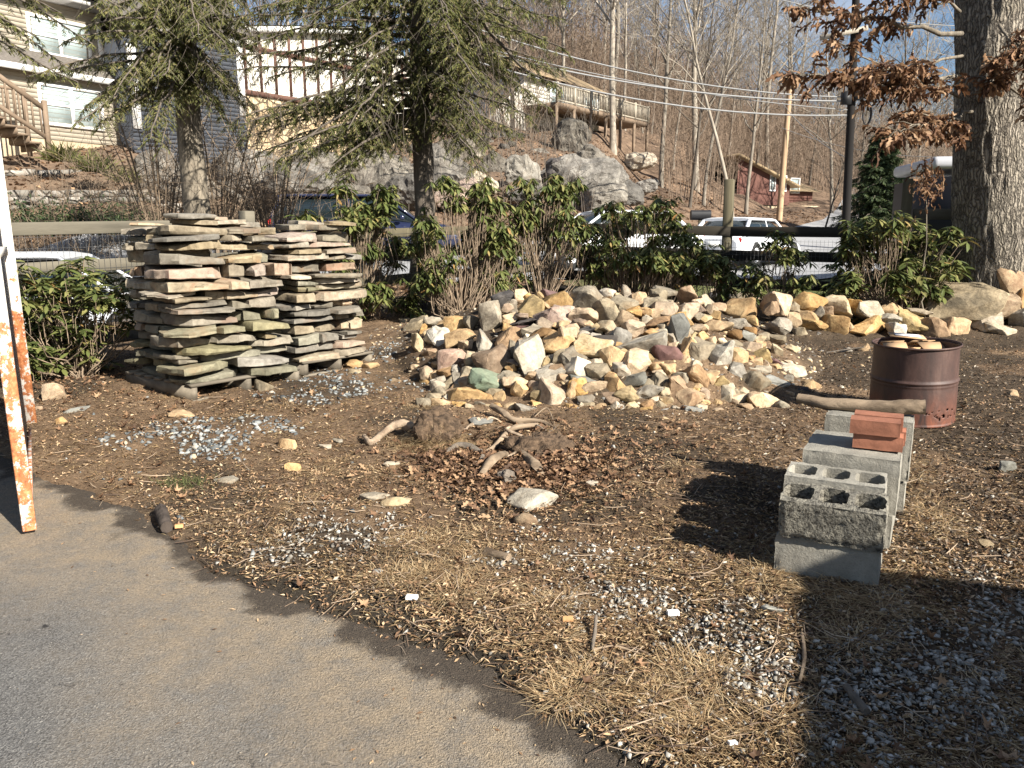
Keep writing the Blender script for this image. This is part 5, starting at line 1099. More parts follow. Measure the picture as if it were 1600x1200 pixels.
# white pergola / lattice
gB_ = Facade('pergola', 828, 205, 48, (.9, .43), 'white lattice pergola seen through the conifer branches', 'pergola')
s0 = gB_.hp(748, 200)[0]; mb = MB()
for q in range(6): mb.box((s0*q/5, 0, .5), (.12, .12, 1.9)); 
for q in range(6): mb.box((s0*q/5, 1.8, .5), (.12, .12, 1.9))
mb.build('post', M['trim'], gB_.e); mb = MB()
for z in (1.45, .55, .05): mb.box((s0/2, -.08, z), (-s0+.5, .05, .14))
for q in range(14): mb.box((s0*q/13, .9, 1.58), (.06, 2.4, .12))
mb.build('beam', M['trim'], gB_.e); mb = MB()
for q in range(16): mb.box((s0*q/15, -.03, .3), (.12, .02, .42))
mb.build('lattice', M['trim'], gB_.e)
# brown house
hE = Facade('house', 1292, 322, 56, (.93, .37), 'brown clapboard house with tan roofs beyond the road')
s0 = hE.hp(1150, 325)[0]; sm1 = hE.hp(1232, 325)[0]; zc = hE.hp(1150, 245)[1]; z1 = hE.hp(1232, 278)[1]
mb = MB(); mb.add([(s0, 0, 0), (sm1, 0, 0), (sm1, 0, z1*.72), (s0, 0, zc)], [(0, 1, 2, 3)]); mb.add([(sm1, 0, 0), (sm1, 9, 0), (sm1, 9, z1*.72), (sm1, 0, z1*.72)], [(0, 1, 2, 3)]); hE.siding(mb, sm1, 0, 0, z1*.62, 1.5, .2)
mb.add([(0, 1.5, 0), (0, 9, 0), (0, 9, z1*.62), (0, 1.5, z1*.62)], [(0, 1, 2, 3)]); mb.build('wall', M['brownsiding'], hE.e)
mb = MB(); mb.beam((s0-.3, 4.2, zc+.12), (sm1+.5, 4.2, z1*.72-.08), 9.3, .16); mb.add([(sm1, 1.1, z1*.62-.1), (.5, 1.1, z1*.62-.1), (.2, 5, z1*.62+1.3), (sm1, 5, z1*.62+1.3)], [(0, 1, 2, 3)]); mb.build('roof', M['tanroof'], hE.e)
mb = MB(); mb.box((s0/2, 3.9, -.9), (-s0+.1, 7.6, 1.8)); mb.build('foundation', M['found'], hE.e)
for a, b in ((1203, 1209), (1218, 1226), (1258, 1270)):
    a0 = hE.hp(a, 300)[0]; a1 = hE.hp(b, 300)[0]; yy = 0 if a < 1230 else 1.47; hE.window(a0, a1, 1.0, 1.9, yy, 1)
# neighbour's dark trailer behind the oak
tr = empty('trailer', PD(1540, 400, 14.5), -.15); tag(tr, 'long black trailer with a pale roof rail behind the oak', 'trailer')
tz = 14.5; zt = PD(1540, 243, tz).z-tr.location.z
mb = MB(); mb.box((1.2, 1.2, zt/2-.25), (4.4, 2.2, zt-.2)); mb.build('body', M['trailerblack'], tr)
mb = MB(); mb.box((1.2, 1.2, zt-.1), (4.5, 2.3, .22)); o = mb.build('roof', M['trailertop'], tr); bv = o.modifiers.new('b', 'BEVEL'); bv.width = .08; bv.segments = 3
# stone terraces by the left house
def drywall(px0, px1, py, D0, D1, h, lab, mat='drywall'):
    a = PD(px0, py, D0); b = PD(px1, py, D1); e = MB(); L = (b-a).length; n = int(L/.3); r = random.Random(int(px0))
    d = (b-a)/L; nr_ = Vector((-d.y, d.x, 0))
    for lay in range(int(h/.16)):
        q = 0
        while q < L:
            w = r.uniform(.2, .6); t = r.uniform(.13, .17); c = a+d*(q+w/2)+nr_*r.uniform(-.05, .05)
            e.box((c.x, c.y, a.z+(b.z-a.z)*q/L-h+lay*.16+.08), (w*.96, .35, t), math.atan2(d.y, d.x)+r.uniform(-.05, .05), 0, 0, r.uniform(-.05, .05), r.uniform(-.05, .05)); q += w
    return tag(e.build('retaining_wall', M[mat]), lab, 'wall')
drywall(-40, 120, 256, 20, 22, 1.1, 'low grey dry stone retaining wall below the beige house, upper tier')
drywall(-60, 260, 292, 18.2, 20, 1.2, 'long grey dry stone retaining wall behind the near fence, lower tier')
drywall(740, 850, 258, 34, 33, 1.2, 'tan field stone retaining wall above the road beside the outcrop', 'stonewall')

# ------------------------------------------------------------------ rock outcrops and boulders
def outcrop(px, py, w, h, D, seed, lab, mat='granite', dep=None, rot=0, n=22):
    s_ = D/ray(px, py).y/F; o = link('boulder', rockmesh(seed, (w*s_*1.2, dep or w*s_*.8, h*s_*1.35), n, 6, .6, .07, .1, 1.1), M[mat]); o.location = PD(px, py+h*.1, D); o.rotation_euler = (-.1, rot, 0)
    return tag(o, lab, 'rock outcrop')
outcrop(905, 290, 108, 60, 31, 301, 'tall grey streaked cliff face above the white car', rot=.10, dep=3, n=40)
outcrop(880, 268, 50, 40, 32.5, 351, 'upper left block of the streaked cliff')
outcrop(872, 285, 34, 64, 30.2, 302, 'dark upright slab edge on the left of the cliff face', 'dark', dep=1)
outcrop(893, 217, 44, 50, 38, 303, 'rounded grey boulder perched above the cliff under the deck')
outcrop(607, 280, 84, 70, 28, 304, 'broad pale grey outcrop left of the conifer trunk')
outcrop(690, 270, 76, 74, 28.5, 305, 'pale grey outcrop right of the conifer trunk')
outcrop(818, 272, 44, 44, 29.5, 306, 'sunlit cream and grey boulder left of the cliff face', 'white')
outcrop(820, 300, 46, 24, 27.5, 307, 'low flat grey rock below the sunlit boulder')
outcrop(945, 310, 60, 34, 29, 308, 'low streaked ledge at the foot of the cliff face')
outcrop(735, 298, 40, 34, 28, 309, 'tan grey rock mass left of the small steps', 'pink')
outcrop(965, 278, 28, 26, 36, 310, 'small pointed rock right of the cliff face')
outcrop(250, 270, 50, 60, 20, 311, 'grey boulder behind the left conifer stems')
outcrop(470, 285, 90, 44, 24, 312, 'grey ledge under the drooping conifer branches')
outcrop(1000, 250, 40, 18, 44, 313, 'cream rocks at the edge of the woods below the deck', 'cream')
outcrop(400, 275, 70, 60, 25, 314, 'shaded grey rock left of the ledge')
outcrop(760, 235, 110, 40, 40, 315, 'grey rock bank below the white pergola')

for k, (px, py, w, h, D, mt) in enumerate([(560, 262, 60, 40, 30, 'granite'), (640, 300, 70, 40, 27, 'granite'), (720, 245, 60, 40, 34, 'granite'), (780, 262, 50, 40, 32, 'granite'), (800, 300, 36, 22, 27.5, 'brown'), (845, 250, 36, 26, 36, 'granite'), (930, 262, 60, 50, 33, 'granite'), (975, 300, 50, 26, 31, 'granite'), (540, 305, 60, 30, 25.5, 'granite'), (700, 305, 50, 26, 27, 'pink'), (755, 285, 34, 26, 29, 'white'), (1010, 290, 30, 16, 36, 'granite'), (350, 260, 50, 40, 25, 'granite'), (310, 290, 50, 24, 21, 'granite'), (495, 258, 70, 40, 28, 'granite')]):
    outcrop(px, py, w, h, D, 340+k, ['craggy grey ledge below the stone house base', 'low craggy ledge directly behind the dark conifer trunk foot', 'grey ledge at the stone wall end right of the conifer', 'broken grey ledge left of the cliff face', 'small brown rock above the tall leggy shrub', 'grey ledge between pergola and perched boulder', 'streaked upper shoulder of the cliff face', 'low ledge trailing right from the cliff face', 'low ledge above the dark blue vehicle', 'pinkish ledge at the right side of the conifer foot', 'small pale rock left of the sunlit boulder', 'small grey ledge on the leafy slope', 'grey ledge right of the pale conifer trunk', 'low grey ledge at the foot of the pale conifer', 'broad grey ledge under the stone house base'][k], mt)
# ------------------------------------------------------------------ cars
def loft(secs, n=20, p=3.2):
    V = []
    for x, z0, z1, hw in secs:
        for k in range(n):
            a = 2*PI*k/n; c, s = math.cos(a), math.sin(a); V.append((x, hw*math.copysign(abs(c)**(2/p), c), (z0+z1)/2+(z1-z0)/2*math.copysign(abs(s)**(2/p), s)))
    K = len(secs); Q = [(a*n+b, a*n+(b+1) % n, (a+1)*n+(b+1) % n, (a+1)*n+b) for a in range(K-1) for b in range(n)]
    return V, Q, [tuple(range(n))[::-1], tuple(range((K-1)*n, K*n))]
def car(px, py, D, rz, paint, lab, L=4.6, Wd=1.82, Hh=1.45, suv=False, z=None):
    p = PD(px, py, D); p.z = (float(base(p.x, p.y))+.02) if z is None else z; e = empty('parked_car', p, rz); tag(e, lab, 'car'); hw = Wd/2; h1 = Hh*.62 if not suv else Hh*.62
    secs = [(-.5, .35, .75, .80), (-.485, .26, .95, .93), (-.44, .2, h1+.02, .98), (-.2, .18, h1, 1), (.12, .18, h1-.01, 1), (.3, .19, h1-.06, .98), (.42, .2, h1-.14, .95), (.48, .26, h1-.26, .9), (.5, .34, h1-.36, .8)]
    V, Q, caps = loft([(x*L, a, b, c*hw) for x, a, b, c in secs], 24, 4); mb = MB(); mb.add(V, Q); [mb.add(np.array(V)[list(c)], [tuple(range(len(c)))]) for c in caps]; mb.build('body', M[paint], e, True)
    rt = Hh-.02; xs = [(-.47 if suv else -.42), (-.42 if suv else -.3), -.1, .08, .16, .27]; zt = [h1+.02, rt-.03, rt, rt-.04, rt-.14, h1-.02]; ww = [.86, .74, .74, .74, .78, .88]
    V, Q, caps = loft([(x*L, h1-.25, t, w*hw) for x, t, w in zip(xs, zt, ww)], 24, 3.4); mb = MB(); mb.add(V, Q); mb.build('windows', M['carglass'], e, True)
    xr = [xs[1]*L-.05, xs[1]*L+.15, -.1*L, .06*L, .1*L]; V, Q, caps = loft([(x, rt-.09, rt+.025-(.03 if k in (0, 4) else 0), .755*hw) for k, x in enumerate(xr)], 24, 3); mb = MB(); mb.add(V, Q); [mb.add(np.array(V)[list(c)], [tuple(range(len(c)))]) for c in caps]
    for s in (-1, 1):
        mb.beam((.1*L, s*.71*hw, rt-.05), (.27*L, s*.86*hw, h1-.03), .05, .05); mb.beam((xr[0]+.05, s*.72*hw, rt-.06), (xs[0]*L, s*.84*hw, h1), .09, .07); mb.beam((-.08*L, s*.755*hw, rt-.05), (-.07*L, s*.9*hw, h1-.02), .05, .03)
    mb.build('roof', M[paint], e, True)
    for sx in (-.3, .31):
        for s in (-1, 1):
            w = empty('wheel', (sx*L, s*(hw-.09), .33)); w.parent = e; V, Q = lathe([(.2, -.09), (.32, -.1), (.34, -.07), (.34, .07), (.32, .1), (.2, .09)], 28); V = V[:, [0, 2, 1]]; mb = MB(); mb.add(V, Q); mb.build('tyre', M['tyre'], w, True)
            mb = MB(); V, Q = lathe([(.01, .07), (.08, .08), (.2, .075), (.21, .095)], 20); V = V[:, [0, 2, 1]]*np.array([1, s, 1]); mb.add(V, Q); mb.build('rim', M['rim'], w, True)
    for s in (-1, 1):
        mb = MB(); mb.box((-.478*L, s*hw*.74, h1-.1), (.12, hw*.36, .16)); o = mb.build('taillight', M['red'], e); o.modifiers.new('b', 'BEVEL').width = .03
        mb = MB(); mb.box((.47*L, s*hw*.7, h1-.3), (.14, hw*.34, .12)); o = mb.build('headlight', M['rim'], e); o.modifiers.new('b', 'BEVEL').width = .03
        mb = MB(); mb.box((.2*L, s*(hw+.06), h1+.02), (.12, .16, .11)); o = mb.build('wing_mirror', M[paint], e); o.modifiers.new('b', 'BEVEL').width = .03
    mb = MB(); mb.box((-.5*L-.002, 0, .62), (.02, .5, .14)); mb.build('number_plate', M['trim'], e)
    return e
car(575, 350, 20.5, .05, 'carblue', 'dark blue high roofed vehicle parked behind the rhododendrons', 4.9, 1.95, 1.62, True)
car(950, 380, 18.8, math.radians(200), 'carwhite', 'white car behind the middle rhododendrons with its windshield in view', 4.4, Hh=1.34)
car(1165, 380, 22.5, math.radians(50), 'carwhite', 'white sedan with red tail lights behind the tall fence post', 4.5, Hh=1.34)
car(70, 420, 11.6, math.radians(10), 'carsilver', 'silver car roof seen over the leftmost rhododendron', 4.4, z=-.16)
mb_ = empty('mailbox', PD(1093, 372, 24)); mb_.location.z = float(base(mb_.location.x, 24)); tag(mb_, 'black mailbox on a post at the road edge', 'mailbox')
zz = PD(1093, 343, 24).z-mb_.location.z; m = MB(); m.box((0, 0, zz/2), (.1, .1, zz)); m.build('post', M['postwood'], mb_); V, Q, cp_ = loft([(-.3, zz-.02, zz+.28, .13), (.3, zz-.02, zz+.28, .13)], 16, 2.6); m = MB(); m.add(V, Q); [m.add(np.array(V)[list(c)], [tuple(range(len(c)))]) for c in cp_]; m.build('box', M['blackmetal'], mb_)

# ------------------------------------------------------------------ poles and wires
def pole(px, pyb, pyt, D, r, mat, lab, lean=0, name='utility_pole', arm=None):
    a = PD(px, pyb, D); a.z = float(base(a.x, a.y)); b = PD(px+lean, pyt, D); e = empty(name, a); tag(e, lab, 'utility pole'); d = b-a
    m = MB(); m.tube([(0, 0, -.3), tuple(d*.5), tuple(d)], [r, r*.9, r*.8], 14); m.build('pole', M[mat], e, True); return e, a, b
e1, a1, b1 = pole(1325, 330, -60, 27, .145, 'polewood', 'tall black utility pole with a cross arm beyond the fence', 15)
z_ = PD(1333, 50, 27)-a1
m = MB(); m.beam(z_+Vector((-1.15, -.25, -.25)), z_+Vector((.35, -.25, .06)), .12, .14); m.build('crossarm', M['barklight'], e1)
m = MB(); m.beam(z_+Vector((-.8, -.2, -.15)), z_+Vector((0, -.1, -.7)), .03, .03); m.tube([z_+Vector((-1.0, -.2, -.6)), z_+Vector((-.7, -.2, -.62))], .05, 8); m.build('brace', M['blackmetal'], e1)
for q, (dx, py) in enumerate(((-.25, 155), (.16, 148))): m = MB(); c_ = PD(1330, py, 27)-a1; m.box(c_+Vector((dx, -.2, 0)), (.28, .22, .4)); m.build('junction_box', M['blackmetal'], e1)
th = np.linspace(0, 2*PI, 28); cc = PD(1350, 180, 27)-a1; m = MB()
for k in range(3): m.add(*tube([(cc.x+.13*math.cos(t)*(1+k*.08), cc.y-.2-k*.03, cc.z+.33*math.sin(t)*(1+k*.03)) for t in th], .022, 5))
m.build('cable_coil', M['blackmetal'], e1)
pole(1218, 330, 140, 40, .16, 'poletan', 'leaning tan wooden pole in front of the brown house', 16)
def wire(p0, p1, sag, r, lab, mat='cable'):
    P = []
    for k in range(25):
        t = k/24; p = p0.lerp(p1, t); p.z -= sag*4*t*(1-t); P.append(tuple(p))
    V, Q = tube(P, r, 5); tag(link('overhead_wire', npmesh('wire', V, [Q]), M[mat]), lab, 'overhead wire', 'overhead wires running to the black pole')
wire(PD(700, 30, 24), PD(1335, 152, 27), .5, .022, 'highest of the overhead wires sweeping to the black pole')
wire(PD(760, 82, 24), PD(1330, 158, 27), .35, .026, 'second highest overhead wire, bright against the woods')
wire(PD(700, 60, 24), PD(1330, 172, 27), .3, .014, 'thin overhead wire between two thicker ones')
wire(PD(740, 95, 24), PD(1325, 180, 27), .45, .026, 'lowest thick overhead wire, ending at a black box')
wire(PD(1150, -20, 20), PD(1600, 40, 22), .3, .012, 'thin wire crossing the open sky above the pole')
wire(PD(1222, 160, 40), PD(1330, 250, 27), .3, .014, 'thin drooping wire from the tan pole to the black pole')
wire(PD(1222, 200, 40), PD(1560, 240, 34), .6, .014, 'low thin wire running past the black pole')
# ------------------------------------------------------------------ trees
def baretree(seed, Hh, r0, first=.3, nb=15, spread=.9, lv2=5, lv3=4, wander=.03):
    r = random.Random(seed); mb = MB()
    def path(p, d, L, k, wob, up):
        P = [p.copy()]
        for _ in range(k):
            d = (d+Vector((r.gauss(0, wob), r.gauss(0, wob), r.gauss(0, wob)+up))).normalized(); p = p+d*L/k; P.append(p.copy())
        return P
    tr = path(Vector((0, 0, -.3)), Vector((r.gauss(0, .03), r.gauss(0, .03), 1)), Hh, 12, wander, .06)
    n = len(tr); rad = [r0*(1-.8*k/(n-1)) for k in range(n)]; rad[0] *= 1.25; mb.add(*tube(tr, rad, 8))
    for b in range(nb):
        t = first+(1-first)*(b+r.random())/nb; k = min(int(t*(n-1)), n-2); f = t*(n-1)-k; p = tr[k].lerp(tr[k+1], f); rr = rad[k]*(1-f)+rad[k+1]*f
        a = b*2.4+r.uniform(-.5, .5); d = Vector((math.cos(a)*spread, math.sin(a)*spread, r.uniform(.5, 1.1))).normalized(); L = Hh*(.38-.24*t)*r.uniform(.7, 1.2)
        br_ = path(p, d, L, 5, .13, .07); mb.add(*tube(br_, [rr*.5, rr*.42, rr*.34, rr*.25, rr*.17, rr*.08], 5))
        for c in range(lv2):
            s = .2+.8*(c+r.random())/lv2; k2 = min(int(s*5), 4); p2 = br_[k2].lerp(br_[k2+1], s*5-k2); d2 = (br_[k2+1]-br_[k2]).normalized()+Vector((r.gauss(0, .6), r.gauss(0, .6), r.gauss(.1, .5))); L2 = L*r.uniform(.3, .5)
            r2 = max(rr*.2*(1.1-s), .008); b2 = path(p2, d2.normalized(), L2, 4, .16, .05); mb.add(*tube(b2, [r2, r2*.8, r2*.6, r2*.45, .005], 3))
            for e in range(lv3):
                s3 = .25+.75*r.random(); k3 = min(int(s3*4), 3); p3 = b2[k3].lerp(b2[k3+1], s3*4-k3); d3 = (b2[k3+1]-b2[k3]).normalized()+Vector((r.gauss(0, .7), r.gauss(0, .7), r.gauss(.15, .5)))
                b3 = path(p3, d3.normalized(), L2*r.uniform(.3, .6), 3, .2, .04); mb.add(*tube(b3, [.012, .010, .008, .005], 3))
    ks = list(mb.F); return npmesh('bare_tree', np.concatenate(mb.V), [np.concatenate(mb.F[k]) for k in ks])
TV = [baretree(500+k, h, r0, f, nb, sp, 5, 5) for k, (h, r0, f, nb, sp) in enumerate([(14, .12, .3, 22, .8), (15, .14, .35, 24, .7), (12, .09, .25, 20, .7), (17, .18, .35, 24, .9), (10, .07, .2, 18, .6), (14, .10, .4, 22, .5)])]
for m_ in TV[::2]: m_.materials.append(M['barkdark'])
for m_ in TV[1::2]: m_.materials.append(M['barklight'])
WT = []
def tree(x, y, v, s, rz=None, lean=(0, 0), dz=-.2):
    o = link('bare_tree', TV[v]); o.location = (x, y, float(base(x, y))+dz); o.rotation_euler = (lean[0], lean[1], R.uniform(0, 6.28) if rz is None else rz); o.scale = (s, s, s*R.uniform(.95, 1.1)); return o
BIG = [(958, 255, 44, 3, 1.1, 0, 'big grey bare tree whose trunk crosses the deck railing'), (1034, 262, 42, 1, 1.0, .03, 'pale slim bare tree at the far end of the deck'), (1150, 300, 34, 5, .95, .14, 'leaning pale bare tree between deck and brown house'),
       (1078, 305, 36, 2, .9, 0, 'thin bare tree rooted low on the leafy slope'), (1100, 300, 40, 5, 1.0, .02, 'straight grey bare tree right of the thin slope tree'), (1168, 290, 44, 1, .8, .06, 'tall bare tree crowding the leaning one'), (1290, 325, 36, 4, .65, .25, 'small crooked bare tree right of the brown house'), (1300, 330, 50, 3, .7, .1, 'bare tree arching behind the black pole'),
       (1520, 300, 40, 3, .9, 0, 'bare tree seen through the dead oak leaves'), (1420, 320, 44, 0, .9, 0, 'bare tree right of the dark evergreen'), (1590, 310, 30, 1, .9, 0, 'bare tree past the oak trunk'), (800, 260, 40, 0, 1.0, 0, 'bare tree behind the pergola'), (880, 240, 48, 1, 1.0, 0, 'bare tree rising behind the perched boulder')]
for px, py, D, v, s, ln, lab in BIG:
    p = PD(px, py, D); o = tree(p.x, p.y, v, s, None, (0, ln)); tag(o, lab, 'tree', 'bare trees on the hillside')
rr_ = random.Random(5)
for band, (y0, y1, nt, nm) in enumerate([(44, 62, 62, 'in the nearest rank of the hillside woods'), (64, 92, 72, 'in the middle rank of the hillside woods'), (95, 135, 76, 'in the farthest rank of the hillside woods')]):
    L_ = []
    for k in range(nt):
        u = -.62+1.38*(k+rr_.uniform(-.4, .4))/nt; y = rr_.uniform(y0, y1)
        if band == 0 and (-.5 < u < -.12 or .285 < u < .42 or .03 < u < .19): y += 15
        if band == 0 and u > .28 and rr_.random() < .45: continue
        v = rr_.randrange(6); s = rr_.uniform(.7, 1.1)*(1 if u < .4 else .8)*(1+.12*band*(u > 0)); x = u*y; o = tree(x, y, v, s, None, (rr_.gauss(0, .03), rr_.gauss(0, .05))); L_.append((x/y, o))
    L_.sort(key=lambda q: q[0])
    for k, (u, o) in enumerate(L_): tag(o, '%s bare tree counted from the left %s' % (ordn(k+1), nm), 'tree', 'bare trees of the hillside woods')
# brush on the slopes
def brush(label, n, xf, hh, r0, mat, sides=3, twg=3):
    mb = MB()
    for k in range(n):
        x, y = xf(); z = float(base(x, y)); h = hh*R.uniform(.4, 1.2); lx, ly = R.gauss(0, .22), R.gauss(0, .22)
        P = [(x, y, z-.1), (x+lx*h*.3, y+ly*h*.3, z+h*.5), (x+lx*h, y+ly*h, z+h)]; mb.add(*tube(P, [r0, r0*.7, r0*.3], sides))
        for q in range(twg):
            t = R.uniform(.3, .95); b = Vector(P[1]).lerp(Vector(P[2]), (t-.5)*2) if t > .5 else Vector(P[0]).lerp(Vector(P[1]), t*2); d = Vector((R.gauss(0, .5), R.gauss(0, .5), R.uniform(.1, .7)))*h*.35; mb.add(*tube([b, b+d*.5+Vector((0, 0, .02)), b+d], [r0*.5, r0*.4, r0*.2], 3))
    return tag(mb.build('undergrowth', mat), label, 'undergrowth', kind='stuff')
def xf1():
    u = R.uniform(-.05, .75); y = R.uniform(36, 125)
    if (.28 < u < .42 and y < 62) or (.03 < u < .19 and y < 56): y += 26
    return u*y, y
def xf2():
    u = R.uniform(-.55, .1); y = R.uniform(25, 60); return u*y, y
brush('bare brown brush and saplings in the woods on the slope', 6500, xf1, 4.6, .02, M['twig'], 3, 6)
def xf4():
    u = R.uniform(-.1, .75); y = R.uniform(62, 132); return u*y, y
brush('dense far thicket of bare twigs on the upper hillside', 2600, xf4, 8.0, .035, M['twig'], 3, 9)
brush('bare grey brush among the rocks and houses', 1500, xf2, 1.8, .014, M['barkdark'])
def xf3():
    px = R.choice([R.gauss(300, 55), R.gauss(420, 60), R.gauss(150, 80)]); D = R.uniform(12.6, 18); return (px-800)/1200*D*1.02, D
brush('tangled pale vine stems and shoots round the left conifer', 420, xf3, 2.0, .007, M['stem'], 3, 4)
for nm_, cx_, D_, lab_ in (('stems', 255, 12.6, 'bare multi stemmed shrub left of the pale conifer trunk'), ('stems', 345, 12.8, 'bare multi stemmed shrub right of the pale conifer trunk'), ('stems', 430, 14.5, 'bare twiggy shrub further right, below the half timbered house')):
    p = PD(cx_, 400, D_); p.z = float(base(p.x, p.y)); mb = MB()
    for k in range(34):
        h = R.uniform(1.6, 3.4); a = R.uniform(0, 6.28); q = R.uniform(.1, .38)*h; P = [Vector((math.cos(a)*.1, math.sin(a)*.1, 0)), Vector((math.cos(a)*q*.3, math.sin(a)*q*.3, h*.4)), Vector((math.cos(a)*q*.7, math.sin(a)*q*.7, h*.75)), Vector((math.cos(a)*q*1.1, math.sin(a)*q*1.1, h))]; mb.add(*tube(P, [.016, .012, .008, .004], 5))
        for j in range(9):
            t = R.uniform(.35, 1); s = min(int(t*3), 2); b = P[s].lerp(P[s+1], t*3-s); d = Vector((R.gauss(0, .6), R.gauss(0, .6), R.uniform(-.1, .6)))*R.uniform(.3, .8); mb.add(*tube([b, b+d*.5+Vector((0, 0, .05)), b+d+Vector((0, 0, -.03))], [.006, .004, .002], 3))
    o = mb.build('bare_shrub', M['stem']); o.location = p; tag(o, lab_, 'shrub')
# hillside leaves
x = rng.uniform(-.66, .7, 30000); y = rng.uniform(12.8, 46, 30000); x = x*y; n__, f__ = roadmask(x, y); k = (y > f__+.1) | (y < n__-.1) & (x < 1); x, y = x[k], y[k]
V, Fc = scatter(leafB, leafF, np.stack([x, y, HT(x, y)+.02], -1), rots(len(x), .6), rng.uniform(.05, .2, len(x))); tag(link('leaf_litter', npmesh('leaf_litter', V, [Fc], False), M['mapleleaf']), 'rust coloured leaf litter on the hillside beyond the road', 'leaf litter', kind='stuff')
x = rng.uniform(-7, 8, 5000); y = rng.uniform(9.5, 13.5, 5000)
HV_ = HB[0]
x = rng.uniform(-.5, .02, 1100); y = rng.uniform(25.5, 48, 1100); x = x*y; k = fbm(x*.25, y*.25, 3, 7) > -.02; x, y = x[k], y[k]
V, Fc = scatter(HV_[0], HV_[1], np.stack([x, y, HT(x, y)+.05], -1), rots(len(x), .8), (.25+1.0*rng.uniform(0, 1, len(x))**3)[:, None]*rng.uniform(.6, 1.2, (len(x), 3))); tag(link('rubble', npmesh('rubble', V, [Fc], False), M['granite']), 'grey rubble strewn over the bank below the houses', 'rubble', kind='stuff')
# oak trunk -----------------------------------------------------------------
def trunk(parent, P, r, mat, name='trunk', n=72, ridge=.02, seg=26, flare=None, seed=1, fine=9):
    P = [Vector(p) for p in P]; L = len(P)-1; pts = []; rr = []
    for k in range(L):
        for q in range(seg): t = q/seg; pts.append(P[k].lerp(P[k+1], t)); rr.append(r[k]+(r[k+1]-r[k])*t)
    pts.append(P[-1]); rr.append(r[-1]); V, Q = tube(pts, rr, n); V = V.reshape(len(pts), n, 3)
    for a in range(len(pts)):
        c = np.array(pts[a]); z = pts[a].z
        for b in range(n):
            th = b/n*2*PI; w = V[a, b]-c; q = Vector((math.cos(th)*fine*.5, math.sin(th)*fine*.5, z*1.3+seed*7)); nn = mnoise.noise(q)+.7*mnoise.noise(Vector((q.x*2.3, q.y*2.3, q.z*2)))
            nn = (abs(nn)*1.6-.3)*ridge+mnoise.noise(Vector((math.cos(th)*.9, math.sin(th)*.9, z*.6+seed)))*ridge*1.2
            if flare: nn += flare*math.exp(-max(0, z-pts[0].z)/.35)*(.5+.5*math.sin(th*5+seed))
            V[a, b] = c+w/np.linalg.norm(w)*(np.linalg.norm(w)+nn)
    me = npmesh(name, V.reshape(-1, 3), [Q]); return link(name, me, mat, parent)
oz = PD(1543, 500, 9.75); oz.z = G(oz.x, oz.y)-.05
oak = empty('oak_tree', oz); tag(oak, 'thick oak trunk with ridged bark and clinging brown dead leaves', 'tree')
tp = PD(1552, -60, 9.75)-oz
trunk(oak, [(0, 0, 0), (-.0, 0, .5), tuple(tp*.5+Vector((-.01, 0, 0))), tuple(tp)], [.47, .40, .375, .37], M['barkoak'], n=120, ridge=.022, seg=70, flare=.12, seed=3, fine=16)
LVo = np.array([(0, 0, 0), (.18, .16, .05), (.3, .06, .02), (.5, .24, .07), (.62, .09, .03), (.82, .17, .0), (1, 0, -.08), (.82, -.17, .0), (.62, -.09, .03), (.5, -.24, .07), (.3, -.06, .02), (.18, -.16, .05), (.35, 0, 0), (.65, 0, 0)])
LFo = np.array([(0, 1, 12), (1, 2, 12), (2, 3, 12), (3, 13, 12), (3, 4, 13), (4, 5, 13), (5, 6, 13), (6, 7, 13), (7, 8, 13), (8, 9, 13), (9, 12, 13), (9, 10, 12), (10, 11, 12), (11, 0, 12)])
def frames(D, roll):
    D = D/np.linalg.norm(D, axis=1)[:, None]; up = np.array([0, 0, 1.]); A = np.cross(D, up+1e-3); A /= np.linalg.norm(A, axis=1)[:, None]; B = np.cross(A, D); c, s = np.cos(roll)[:, None], np.sin(roll)[:, None]
    A2 = A*c+B*s; B2 = B*c-A*s; return np.stack([D, A2, B2], -1)
leafpos = []; leafdir = []; ob = MB()
def oaklimb(p0, p1, sag, r0, ntw, tw, dens=7):
    p0 = Vector(p0); p1 = Vector(p1); P = []
    for k in range(9):
        t = k/8; p = p0.lerp(p1, t)+Vector((R.gauss(0, .02), R.gauss(0, .03), R.gauss(0, .02)-sag*math.sin(t*PI))); P.append(p)
    ob.add(*tube(P, [r0*(1-.8*k/8) for k in range(9)], 6))
    for b in range(ntw):
        t = .25+.75*(b+R.random())/ntw; k = min(int(t*8), 7); p = P[k].lerp(P[k+1], t*8-k); d = (p1-p0).normalized()+Vector((R.gauss(0, .7), R.gauss(0, .7), R.gauss(-.05, .45))); d.normalize(); L = tw*R.uniform(.5, 1.2); q = [p, p+d*L*.5+Vector((0, 0, .02)), p+d*L]; ob.add(*tube(q, [.006, .004, .002], 4))
        for j in range(dens):
            s = R.uniform(.3, 1.05); c = p+d*L*s; leafpos.append(c); leafdir.append(d*.5+Vector((R.gauss(0, .7), R.gauss(0, .7), R.gauss(-.55, .5))))
def OP(px, py, D): return PD(px, py, D)-oz
